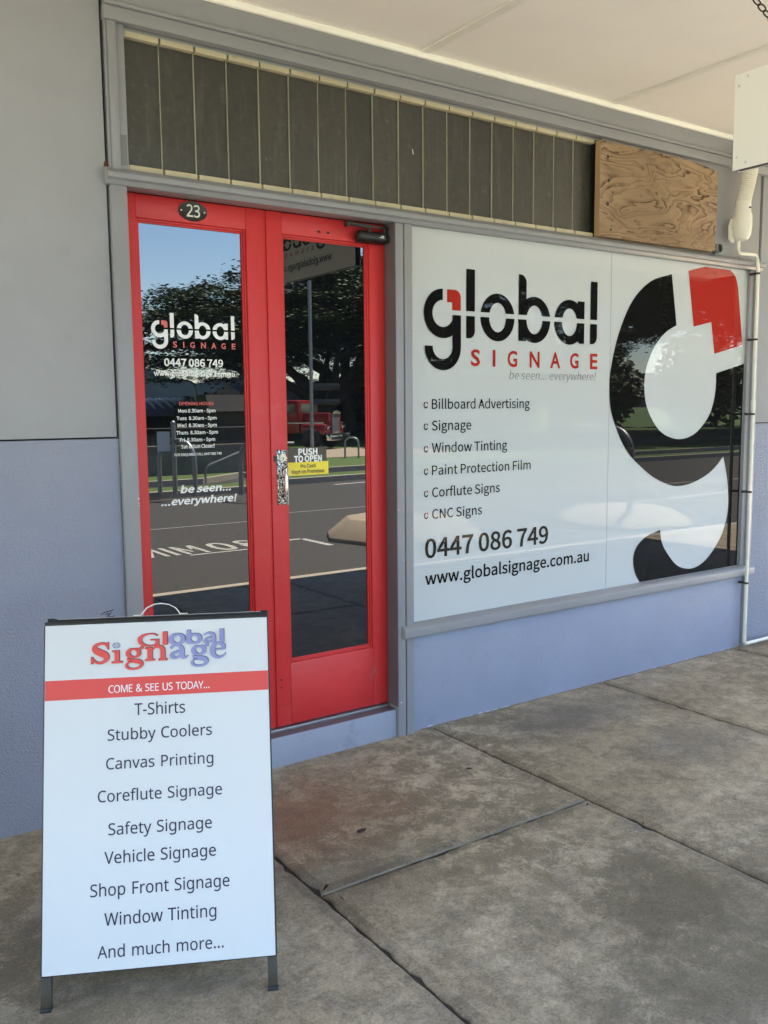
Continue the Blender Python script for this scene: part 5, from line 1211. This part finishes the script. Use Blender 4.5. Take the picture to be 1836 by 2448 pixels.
for s in (-1, 1):
    u0 = s * (W_ / 2 - 0.0085)
    lg = loc(MB().box(u0 - 0.0125, u0 + 0.0125, 0.006, 0.030, leg0 + 0.012, -0.0045)).build('leg', 'bronze', af, bevel=0.001)
    loc(MB().box(u0 - 0.0135, u0 + 0.0135, 0.005, 0.031, leg0 + 0.001, leg0 + 0.0118)).build('foot_cap', 'black', lg, bevel=0.001)
    lg = loc(MB().box(u0 - 0.0125, u0 + 0.0125, 0.006, 0.030, leg0 + 0.012, -0.0045)).xf(mirror_back).build('leg', 'bronze', af, bevel=0.001)
    loc(MB().box(u0 - 0.0135, u0 + 0.0135, 0.005, 0.031, leg0 + 0.001, leg0 + 0.0118)).xf(mirror_back).build('foot_cap', 'black', lg, bevel=0.001)
loc(MB().box(-W_ / 2, W_ / 2, 0.0, 0.004, 0.0, H_)).xf(mirror_back).build('panel', 'white', af)
fb = MB()
fb.box(-W_ / 2 - 0.004, -W_ / 2 + 0.010, 0.0045, 0.024, 0.0, H_)
fb.box(W_ / 2 - 0.010, W_ / 2 + 0.004, 0.0045, 0.024, 0.0, H_)
loc(fb).xf(mirror_back).build('frame', 'black', af, bevel=0.001)
hn = MB()
hp = [(-0.066, 0.016, H_ + 0.0185), (-0.046, 0.016, H_ + 0.0188), (-0.040, 0.016, H_ + 0.026), (-0.030, 0.016, H_ + 0.038), (-0.010, 0.016, H_ + 0.047), (0.008, 0.016, H_ + 0.0485), (0.028, 0.016, H_ + 0.045), (0.045, 0.016, H_ + 0.036), (0.053, 0.016, H_ + 0.026), (0.057, 0.016, H_ + 0.0188), (0.078, 0.016, H_ + 0.0185)]
for i in range(len(hp) - 1):
    a, b = Vector(hp[i]), Vector(hp[i + 1])
hw = []
for p in hp:
    hw.append(Vector(p))
def strap(path, half, th):
    mb = MB()
    vs = []
    for i, p in enumerate(path):
        d = (path[min(i + 1, len(path) - 1)] - path[max(i - 1, 0)]).normalized()
        nrm = Vector((-d.z, 0, d.x))
        for sy, sn in ((-1, 0), (1, 0), (1, 1), (-1, 1)):
            vs.append(p + Vector((0, sy * half, 0)) + nrm * th * sn)
    fs = []
    for i in range(len(path) - 1):
        for k in range(4): fs.append((i * 4 + k, i * 4 + (k + 1) % 4, (i + 1) * 4 + (k + 1) % 4, (i + 1) * 4 + k))
    fs += [(0, 1, 2, 3), tuple((len(path) - 1) * 4 + k for k in (3, 2, 1, 0))]
    return mb.add(vs, fs)
loc(strap(hw, 0.007, 0.0022)).build('carry_handle', 'plastic', af, smooth=True)

def bl(mb): return loc(mb)
DP = -0.0009
band = bl(MB().box(-W_ / 2 + 0.001, W_ / 2 - 0.0005, DP, -0.0001, 0.681, 0.7325)).build('red_band', 'inkred', af)
t = MB()
line(af, 'decalwhite', 'COME & SEE US TODAY...', -0.129, 0.1343, 0.6935, 0.0196, DP - 0.0007, font='n', bold=0.0, track=0.93, fn=lambda v: P3(v.x, v.y, v.z))
t = MB()
for body, x0, x1, z, cp in (('T-Shirts', -0.0625, 0.0695, 0.632, 0.0305), ('Stubby Coolers', -0.1318, 0.139, 0.570, 0.0285), ('Canvas Printing', -0.1356, 0.1416, 0.4965, 0.0285), ('Coreflute Signage', -0.1567, 0.1628, 0.4145, 0.0287), ('Safety Signage', -0.130, 0.1348, 0.3305, 0.0292), ('Vehicle Signage', -0.1402, 0.1441, 0.260, 0.0295), ('Shop Front Signage', -0.1751, 0.1778, 0.181, 0.0303), ('Window Tinting', -0.1402, 0.1425, 0.1085, 0.0305), ('And much more...', -0.1569, 0.1597, 0.0308, 0.0292)):
    line(af, 'navy', body, x0, x1, z, cp, -0.0006, font='n', bold=0.005, fn=lambda v: P3(v.x, v.y, v.z))

# the older two-tone word mark at the head of the board, drawn letter by letter
def serif_word():
    redS, lilS = [], []
    # each shape: ('s', stroke points) or ('p', polygon)
    def box(x0, x1, z0, z1): return ('p', [(x0, z0), (x1, z0), (x1, z1), (x0, z1)])
    # S
    redS += [('s', [(-0.1305, 0.812, 0.004), (-0.138, 0.8225, 0.006), (-0.151, 0.8235, 0.007), (-0.1635, 0.817, 0.012), (-0.163, 0.8075, 0.016), (-0.151, 0.8000, 0.018), (-0.1375, 0.7930, 0.017), (-0.1345, 0.7835, 0.014), (-0.144, 0.7745, 0.008), (-0.157, 0.7735, 0.006), (-0.1665, 0.780, 0.005), (-0.172, 0.789, 0.004)]),
             ('p', [(-0.1345, 0.827), (-0.1285, 0.827), (-0.1285, 0.806), (-0.1325, 0.809)]), ('p', [(-0.1745, 0.771), (-0.1685, 0.771), (-0.1685, 0.785), (-0.1745, 0.791)])]
    # i
    redS += [box(-0.1135, -0.1005, 0.772, 0.8045), box(-0.1215, -0.0925, 0.7705, 0.7755), ('p', [(-0.1205, 0.8045), (-0.1135, 0.8045), (-0.1135, 0.7995), (-0.1205, 0.8005)])]
    # g
    def gee(x, out):
        out.append(('s', [(x + 0.0225 + 0.0145 * math.cos(rad(q)), 0.7955 + 0.0105 * math.sin(rad(q)), 0.0035 + 0.0085 * abs(math.cos(rad(q)))) for q in range(0, 361, 30)]))
        out.append(('s', [(x + 0.012, 0.7875, 0.004), (x + 0.0075, 0.7810, 0.005), (x + 0.012, 0.7765, 0.009), (x + 0.026, 0.7745, 0.011), (x + 0.039, 0.7710, 0.012), (x + 0.0425, 0.7630, 0.009), (x + 0.034, 0.7555, 0.006), (x + 0.020, 0.7535, 0.005), (x + 0.008, 0.7565, 0.006), (x + 0.0035, 0.7635, 0.007), (x + 0.009, 0.7705, 0.005), (x + 0.018, 0.7745, 0.004)]))
        out.append(('s', [(x + 0.033, 0.8035, 0.003), (x + 0.040, 0.8085, 0.005), (x + 0.0475, 0.8080, 0.008)]))
    gee(-0.0865, redS)
    # n
    redS += [box(-0.0275, -0.0145, 0.773, 0.8085), box(-0.0345, -0.0085, 0.7725, 0.7775), ('p', [(-0.0345, 0.8085), (-0.0275, 0.8085), (-0.0275, 0.8035), (-0.0345, 0.8045)]),
             ('s', [(-0.0145, 0.800, 0.003), (-0.007, 0.8085, 0.005), (0.004, 0.8095, 0.008), (0.0115, 0.803, 0.012), (0.0125, 0.790, 0.013), (0.0125, 0.774, 0.013)]), box(0.0005, 0.0245, 0.7722, 0.7772)]
    # a
    lilS += [('s', [(0.033, 0.8035, 0.009), (0.041, 0.8100, 0.006), (0.052, 0.8105, 0.006), (0.0615, 0.804, 0.011), (0.063, 0.794, 0.013), (0.063, 0.785, 0.013), (0.0665, 0.7785, 0.009), (0.0725, 0.7775, 0.005), (0.078, 0.7825, 0.003)]),
             ('s', [(0.060, 0.7965, 0.004), (0.046, 0.7925, 0.007), (0.036, 0.7860, 0.011), (0.040, 0.7790, 0.008), (0.050, 0.7785, 0.006), (0.060, 0.7855, 0.003)])]
    gee(0.0855, lilS)
    # e
    lilS += [('s', [(0.145, 0.7960, 0.004), (0.172, 0.7960, 0.004)]), ('s', [(0.1755, 0.7945, 0.005), (0.173, 0.8050, 0.011), (0.160, 0.8125, 0.005), (0.148, 0.8060, 0.011), (0.1435, 0.7930, 0.014), (0.148, 0.7800, 0.011), (0.160, 0.7740, 0.007), (0.172, 0.7775, 0.005), (0.179, 0.7855, 0.003)])]
    # upper word
    redS += [('s', [(-0.0005, 0.8385, 0.003), (-0.010, 0.8440, 0.0035), (-0.026, 0.8440, 0.004), (-0.043, 0.8380, 0.009), (-0.0475, 0.8285, 0.011), (-0.042, 0.8185, 0.009), (-0.026, 0.8130, 0.004), (-0.009, 0.8140, 0.0045), (-0.001, 0.8200, 0.006)]), box(-0.0065, 0.0030, 0.8135, 0.8290), box(-0.0205, 0.003, 0.8265, 0.8300), box(0.0125, 0.0250, 0.8135, 0.8490)]
    lilS += [('s', [(0.0505 + 0.0165 * math.cos(rad(q)), 0.8278 + 0.0125 * math.sin(rad(q)), 0.0045 + 0.0075 * abs(math.cos(rad(q)))) for q in range(0, 361, 20)]),
             box(0.0765, 0.0870, 0.8135, 0.8505), ('s', [(0.0965 + 0.0150 * math.cos(rad(q)), 0.8270 + 0.0115 * math.sin(rad(q)), 0.0045 + 0.0070 * abs(math.cos(rad(q)))) for q in range(0, 361, 20)]),
             ('s', [(0.122, 0.8355, 0.004), (0.132, 0.8405, 0.0045), (0.143, 0.8385, 0.007), (0.148, 0.8320, 0.010), (0.148, 0.8135, 0.010)]), ('s', [(0.146, 0.8285, 0.004), (0.132, 0.8265, 0.006), (0.1245, 0.8205, 0.008), (0.1305, 0.8150, 0.006), (0.146, 0.8205, 0.003)]),
             box(0.1640, 0.1755, 0.8135, 0.8500)]
    return redS, lilS
def shapes(mb, L, dx, dz, d):
    for k, (typ, pts) in enumerate(L):
        yv = d - 0.00004 * k
        if typ == 's': stroke_faces(mb, [Vector((x + dx, z + dz, w)) for x, z, w in pts], yv, 5)
        else: mb.sheet([(x + dx, z + dz) for x, z in pts], yv)
rS, lS = serif_word()
shd = MB(); shapes(shd, rS + lS, 0.0013, 0.0013, -0.0004)
loc(shd).build('logo', 'navy', af, smooth=None)
ra = MB(); shapes(ra, rS, 0, 0, -0.0030)
loc(ra).build('logo', 'inkred', af, smooth=None)
la = MB(); shapes(la, lS, 0, 0, -0.0030)
loc(la).build('logo', 'lilac', af, smooth=None)
gb = MB()
gc = (-0.1085, 0.8180)
for a in (0.0098,): stroke_faces(gb, [Vector((gc[0] + a * math.cos(rad(q)), gc[1] + 0.0070 * math.sin(rad(q)), 0.0012)) for q in range(0, 361, 24)], -0.0008, 2)
for f_ in (0.35, 0.75): stroke_faces(gb, [Vector((gc[0] + 0.0098 * f_ * math.cos(rad(q)), gc[1] + 0.0070 * math.sin(rad(q)), 0.0007)) for q in range(0, 361, 24)], -0.0010, 2)
for z in (-0.0035, 0, 0.0035): stroke_faces(gb, [Vector((gc[0] - 0.0085, gc[1] + z, 0.0007)), Vector((gc[0] + 0.0085, gc[1] + z, 0.0007))], -0.0012, 2)
loc(gb).build('globe', 'bluepaint', af, smooth=None)

# ================================================================== LITTER
def leaf_litter(x, y, a, w, h, label):
    pts = []
    for i in range(18):
        t = 2 * math.pi * i / 18
        pts.append((x + w * math.cos(t) * math.cos(a) - h * math.sin(t) * math.sin(a), y + w * math.cos(t) * math.sin(a) + h * math.sin(t) * math.cos(a)))
    vs = [(px_, py_, 0.0035 + 0.002 * ((i % 3) == 0)) for i, (px_, py_) in enumerate(pts)] + [(x, y, 0.007)]
    o = MB().add(vs, [(i, (i + 1) % 18, 18) for i in range(18)]).build('dead_leaf', 'deadleaf', None, smooth=True)
    tag(o, label, 'leaf')
leaf_litter(1.666, -0.694, 0.2, 0.021, 0.012, 'larger dark oval dead leaf on the slab in front of the doors')
leaf_litter(2.336, -0.491, -0.6, 0.014, 0.006, 'small dark dead leaf on the slab in front of the stall riser')

# ================================================================== THE STREET SEEN IN THE GLASS
def concrete_island(loc_, sx, sy, h, rot, label):
    def fr_(s, z): return [(s * sx * a, s * sy * b, z) for a, b in ((-1, -0.4), (-0.55, -1), (0.55, -1), (1, -0.4), (1, 0.4), (0.55, 1), (-0.55, 1), (-1, 0.4))]
    vs = fr_(1, 0) + fr_(1, 0.04) + fr_(0.72, h)
    fs = [(a * 8 + i, a * 8 + (i + 1) % 8, (a + 1) * 8 + (i + 1) % 8, (a + 1) * 8 + i) for a in (0, 1) for i in range(8)] + [tuple(range(16, 24))]
    o = MB().add(vs, fs).build('kerb_island', 'path', None, bevel=0.02)
    o.location = loc_; o.rotation_euler = (0, 0, rot)
    tag(o, label, 'traffic island', 'concrete parking islands')
concrete_island((6.75, -5.95, -0.15), 0.95, 0.75, 0.27, 0.5, 'pale concrete parking island mirrored in the right door glass')
concrete_island((10.15, -5.35, -0.15), 0.85, 0.95, 0.20, 0.3, 'pale concrete parking island mirrored faintly in the white window')
def hoop(p, q, h, r, label, grp='steel hoop rails by the road', mat='dullsteel'):
    a = Vector(p); b = Vector(q)
    pts = fillet([a, a + Vector((0, 0, h)), b + Vector((0, 0, h)), b], min(0.4, (b - a).length * 0.45, h * 0.4), 8)
    o = MB().tube(pts, r, 10).build('hoop_rail', mat, None, smooth=True)
    tag(o, label, 'hoop rail', grp)
hoop((6.09, -12.76, -0.05), (6.45, -11.95, -0.05), 1.0, 0.045, 'dark steel hoop rail mirrored behind the opening hours')
hoop((7.20, -11.6, -0.05), (7.55, -10.8, -0.05), 1.0, 0.045, 'dark steel hoop rail mirrored at the right edge of the left door glass')
hoop((9.70, -4.86, -0.05), (9.80, -6.40, -0.05), 1.25, 0.045, 'grey hoop rail mirrored in the white window')
hoop((14.8, -20.1, 0), (15.1, -19.8, 0), 0.62, 0.03, 'small bike hoop mirrored beside the push sticker')
sp = thing('sign_post', 'dark round post with a small pale sign plate mirrored in the left door', 'sign post', (6.24, -12.39, -0.05))
MB().tube([(6.24, -12.39, -0.05), (6.24, -12.39, 1.27)], 0.045, 12).ball((6.24, -12.39, 1.27), 0.05, 6).build('post', 'dullsteel', sp, smooth=True)
MB().box(5.93, 6.17, -12.40, -12.39, 0.76, 1.12).build('sign_plate', 'white', sp)
lw = tag(MB().box(-6, 10.0, -16.95, -16.7, -0.05, 0.62).box(-6, 10.0, -17.0, -16.66, 0.62, 0.68).build('low_wall', 'wallold'), 'stained low rendered wall across the road mirrored in the left door', 'wall')
fe = MB()
for z in (0.74, 1.08): fe.tube([(-6, -16.8, z), (10.0, -16.8, z)], 0.015, 6)
x = -6
while x < 10.0:
    fe.tube([(x, -16.8, 0.68), (x, -16.8, 1.08)], 0.008, 5); x += 0.11
tag(fe.build('railing', 'black'), 'black picket railing on top of the low wall across the road', 'railing')
hr_ = MB().tube(fillet([(8.1, -15.3, -0.05), (8.1, -15.3, 0.25), (9.4, -15.2, 0.72), (10.3, -15.2, 0.72)], 0.15), 0.028, 8).tube([(9.3, -15.21, 0.0), (9.3, -15.21, 0.66)], 0.025, 8)
tag(hr_.build('hand_rail', 'dullsteel', smooth=True), 'sloping steel handrail across the road mirrored low in the left door', 'handrail')
sh = thing('shed', 'long dark timber shed across the park mirrored above the opening hours', 'shed', (13.3, -24.5, 0))
MB().box(12.0, 14.6, -24.5, -24, -0.05, 1.45).build('wall', 'darkshed', sh)
MB().prism_x([(-23.6, 1.46), (-23.9, 2.0), (-24.6, 2.0), (-24.8, 1.46)], 11.9, 14.8).build('roof', 'darkshed', sh)
st_ = thing('shelter', 'curved shelter roof edged with white frond-like ribs mirrored in the left door', 'shelter', (18, -53, 0))
vs, fs = [], []
for i in range(13):
    t = math.pi * i / 12
    for x in (8.0, 23.9): vs.append((x, -53 - 2.0 * math.cos(t), 1.15 + 1.0 * math.sin(t)))
for i in range(12): fs.append((2 * i, 2 * i + 1, 2 * i + 3, 2 * i + 2))
MB().add(vs, fs).build('roof', 'bluegrey', st_, smooth=True)
fb_ = MB()
r = random.Random(8)
for i in range(26):
    x0 = 9.6 + i * 0.55
    pts = [(x0 + 0.5 * j / 6 + r.uniform(-0.03, 0.03), -53 - 2.03 * math.cos(rad(95 + 0 - 14 * j)), 1.17 + 1.04 * math.sin(rad(95 - 14 * j))) for j in range(6)]
    pts = [(a, -53 + 2.05 * math.cos(rad(90 - 12 * j)), c_ ) for j, (a, b_, c_) in enumerate(pts)]
    fb_.tube(pts, [0.12, 0.13, 0.11, 0.09, 0.06, 0.03], 6)
fb_.tube([(23.9, -53 + 2.05 * math.cos(rad(q)), 1.17 + 1.02 * math.sin(rad(q))) for q in range(0, 181, 12)], 0.12, 6)
fb_.build('frond_ribs', 'white', st_, smooth=True)
po_ = MB()
for x in (9, 13.5, 18, 23.6): po_.tube([(x, -51.2, -0.1), (x, -51.2, 1.2)], 0.06, 6)
po_.box(8, 23.9, -54.6, -54.4, -0.1, 1.15)
po_.build('back_wall', 'darkshed', st_)
lp_ = thing('street_lamp', 'thin grey street lamp with a curved arm mirrored below the web address', 'street lamp', (23.4, -51.8, 0))
MB().tube(fillet([(23.4, -51.8, -0.1), (23.4, -51.8, 3.3), (22.5, -51.8, 3.45)], 0.5), 0.05, 8).build('pole', 'dullsteel', lp_, smooth=True)
MB().ball((22.4, -51.8, 3.43), 0.12, 6, (1.8, 1, 0.6)).build('lamp_head', 'dullsteel', lp_, smooth=True)
bp = thing('blade_post', 'tall slim post with two dark sign blades mirrored in the right door', 'sign post', (16.45, -24.95, 0))
MB().tube([(16.45, -24.95, -0.1), (16.45, -24.95, 6.05)], 0.065, 12).build('pole', 'dullsteel', bp, smooth=True)
for z0, z1 in ((2.18, 2.43), (1.66, 1.87)): MB().box(16.52, 17.65, -24.97, -24.93, z0, z1).build('sign_blade', 'black', bp, bevel=0.01)
rb = thing('red_roof_building', 'low building with a dark red roof behind the truck mirrored in the right door', 'building', (38, -50, 0))
MB().box(27, 52, -58, -50, -0.1, 2.0).build('wall', 'darkshed', rb)
MB().prism_x([(-49.4, 2.0), (-54, 3.3), (-58.6, 2.0)], 26.5, 52.5).build('roof', 'redroof', rb)

# the red truck
tr = thing('truck', 'old red bonneted truck with pale stripes, grille and bumper mirrored in the right door', 'truck', (17.2, -27.5, 0.0))
def tl(mb):                                      # local: +x forward, y left, z up
    a = rad(58)
    def f(v):
        v = Vector((v.x, v.y, v.z)) * 0.84
        return Vector((18.15 + v.x * math.cos(a) - v.y * math.sin(a), -26.1 + v.x * math.sin(a) + v.y * math.cos(a), 0.0 + v.z))
    return mb.xf(f)
tl(MB().box(-1.35, 0.0, -0.62, 0.62, 0.95, 1.62)).build('bonnet', 'truckred', tr, bevel=0.06)
tl(MB().box(-1.30, -0.02, -0.98, 0.98, 0.62, 1.12)).build('mudguard', 'truckred', tr, bevel=0.10)
tl(MB().box(-2.7, -1.36, -0.95, 0.95, 0.7, 2.2)).build('cab', 'truckred', tr, bevel=0.08)
tl(MB().box(-1.355, -1.345, -0.8, 0.8, 1.65, 2.05).box(-2.4, -1.6, -0.957, -0.95, 1.62, 2.02).box(-2.4, -1.6, 0.95, 0.957, 1.62, 2.02)).build('window', 'carglass', tr)
tl(MB().box(-7.5, -2.8, -1.0, 1.0, 0.8, 1.05)).build('tray', 'darkshed', tr)
tl(MB().box(0.001, 0.05, -0.36, 0.36, 0.70, 1.58)).build('grille', 'dullsteel', tr, bevel=0.02)
tl(MB().prism_x([(-0.42, 1.56), (-0.40, 1.64), (0, 1.74), (0.40, 1.64), (0.42, 1.56)], -0.25, 0.08)).build('grille_cap', 'chrome', tr)
tl(MB().box(0.05, 0.30, -1.02, 1.02, 0.38, 0.70)).build('bumper', 'chrome', tr, bevel=0.03)
for s in (-1, 1):
    tl(MB().box(0.0, 0.09, s * 0.72 - 0.16, s * 0.72 + 0.16, 0.86, 1.06)).build('headlight', 'chrome', tr, bevel=0.03)
    tl(MB().box(-2.6, -0.1, s * 0.986 - 0.004, s * 0.986 + 0.004, 1.14, 1.20)).build('stripe', 'white', tr)
    for xx in (-0.72, -4.9, -6.0):
        tl(MB().tube([(xx, s * 0.95 - 0.14, 0.46), (xx, s * 0.95 + 0.14, 0.46)], 0.46, 18)).build('wheel', 'tyre', tr, bevel=0.03)

# trees: one spreading rain tree built once, then copied
def tree_mesh(seed, R, H, base, nclump, leaves):
    r = random.Random(seed)
    crown = MB()
    cl = []
    for i in range(nclump):
        a = r.uniform(0, 2 * math.pi); q = math.sqrt(r.random())
        top = H - (H - base - 0.6) * (q ** 2.4) * 0.72
        z = base + 0.2 * (top - base) * q + (top - base) * (1 - 0.2 * q) * (r.random() ** 0.5)
        z = base + round((z - base) / 0.85) * 0.85 + r.uniform(-0.14, 0.14) + 0.3 * math.sin(3 * a)
        cl.append((q * R * math.cos(a), q * R * math.sin(a), z, r.uniform(0.75, 1.7)))
    for cx, cy, cz, cr in cl:
        for j in range(leaves):
            d = Vector((r.gauss(0, 1), r.gauss(0, 1), r.gauss(0, 0.34))).normalized() * cr * (r.random() ** 0.4)
            p = Vector((cx, cy, cz)) + Vector((d.x, d.y, d.z * 0.42))
            s = r.uniform(0.07, 0.15)
            a = r.uniform(0, 6.28)
            u = Vector((math.cos(a), math.sin(a), r.uniform(-0.3, 0.3))).normalized() * s
            w = Vector((-math.sin(a), math.cos(a), r.uniform(-0.35, 0.35))).normalized() * s * 0.6
            crown.add([p - u, p + w, p + u, p - w], [(0, 1, 2, 3)])
    trunk = MB()
    trunk.tube([(0, 0, -0.3), (0.1, 0, 1.0), (0, 0.1, 2.2)], [0.62, 0.45, 0.42], 10)
    for i in range(9):
        a = 2 * math.pi * i / 9 + r.uniform(-0.3, 0.3); L = R * r.uniform(0.55, 0.85)
        ze = base + (H - base) * r.uniform(0.15, 0.55)
        p1 = (0.25 * L * math.cos(a), 0.25 * L * math.sin(a), 2.2 + 0.45 * (ze - 2.2))
        p2 = (0.6 * L * math.cos(a + 0.12), 0.6 * L * math.sin(a + 0.12), 2.2 + 0.85 * (ze - 2.2))
        p3 = (L * math.cos(a), L * math.sin(a), ze)
        trunk.tube([(0, 0, 1.9), p1, p2, p3], [0.30, 0.20, 0.12, 0.05], 7)
        for k in range(3):
            b = a + r.uniform(-0.7, 0.7)
            trunk.tube([p2, (p2[0] + 1.5 * math.cos(b), p2[1] + 1.5 * math.sin(b), p2[2] + r.uniform(0.2, 1.2))], [0.07, 0.025], 5)
    return crown, trunk
cr, tk = tree_mesh(4, 10.5, 8.7, 2.7, 480, 310)
T = thing('rain_tree', 'huge spreading rain tree with an umbrella crown mirrored in both door panes', 'tree', (0, 0, 0), 'park trees mirrored in the glass')
cr.build('crown', 'leaf', T, smooth=None)
tk.build('trunk', 'bark', T, smooth=True)
T.location = (26.8, -41.2, -0.75); T.scale = (1.2, 1.2, 1.18)
for (x, y, rz, s, lb) in ((32.0, -47.0, 1.1, 0.95, 'second park tree standing behind the huge rain tree in the mirrored view'), (33.5, -29.5, 2.0, 1.1, 'spreading park tree whose leaf gaps show as specks in the white window'), (45, -24, 4.2, 1.15, 'park tree mirrored in the right end of the white window')):
    c_ = copy_tree(T)
    c_.location = (x, y, 0); c_.rotation_euler = (0, 0, rz); c_.scale = (s, s, s * 1.28)
    c_['label'] = lb
for (x, y, rz, s) in ((-5, -24, 0.4, 1.25), (-20, -21, 1.4, 1.4), (-36, -22, 2.9, 1.3), (58, -20, 0.9, 1.3), (70, -12, 3.3, 1.3)):  # unseen trees added to hold low sky light off the shopfront
    c_ = copy_tree(T)
    c_.location = (x, y, 0); c_.rotation_euler = (0, 0, rz); c_.scale = (s, s, s * 1.15)
    c_['label'] = 'added tree across the road, outside the mirrored view, blocking low sky light'
def bush(x, y, rx, h, seed, label, n=1500, big=1.0, mt='leaf2'):
    r = random.Random(seed)
    mb = MB()
    for i in range(n):
        d = Vector((r.gauss(0, 1), r.gauss(0, 1), r.gauss(0, 1))).normalized() * (r.random() ** 0.35)
        p = Vector((x + d.x * rx, y + d.y * rx * 0.6, h * 0.5 + d.z * h * 0.5 * (1 + 0.25 * math.sin(d.x * 7))))
        s = r.uniform(0.10, 0.22) * big; a = r.uniform(0, 6.28)
        u = Vector((math.cos(a), math.sin(a), r.uniform(-1, 1))).normalized() * s
        w = Vector((-math.sin(a), math.cos(a), r.uniform(-1, 1))).normalized() * s * 0.6
        mb.add([p - u, p + w, p + u, p - w], [(0, 1, 2, 3)])
    tag(mb.build('bush', mt, None, smooth=None), label, 'bush', 'park bushes mirrored in the glass')
bush(20.8, -44.5, 1.9, 2.35, 1, 'bright green bush behind the shed mirrored in the left door')
bush(24.0, -46.5, 2.6, 2.5, 2, 'second bush behind the shed roof mirrored in the left door')
for i, (x, y, rx, h) in enumerate(((36, -47, 4.2, 5.4), (43, -45, 4.6, 6.0), (50, -42, 4.4, 5.6), (57, -38, 4.6, 6.2), (63, -33, 4.6, 5.8), (70, -27, 5.0, 6.4))):  # row added to keep a bright sky band out of the window
    bush(x, y, rx, h, 20 + i, 'added dark shrub %s the row closing a mirrored sky gap' % ('at the near end of', 'second in', 'third in', 'fourth in', 'fifth in', 'at the far end of')[i], 2600, 2.2, 'leaf')
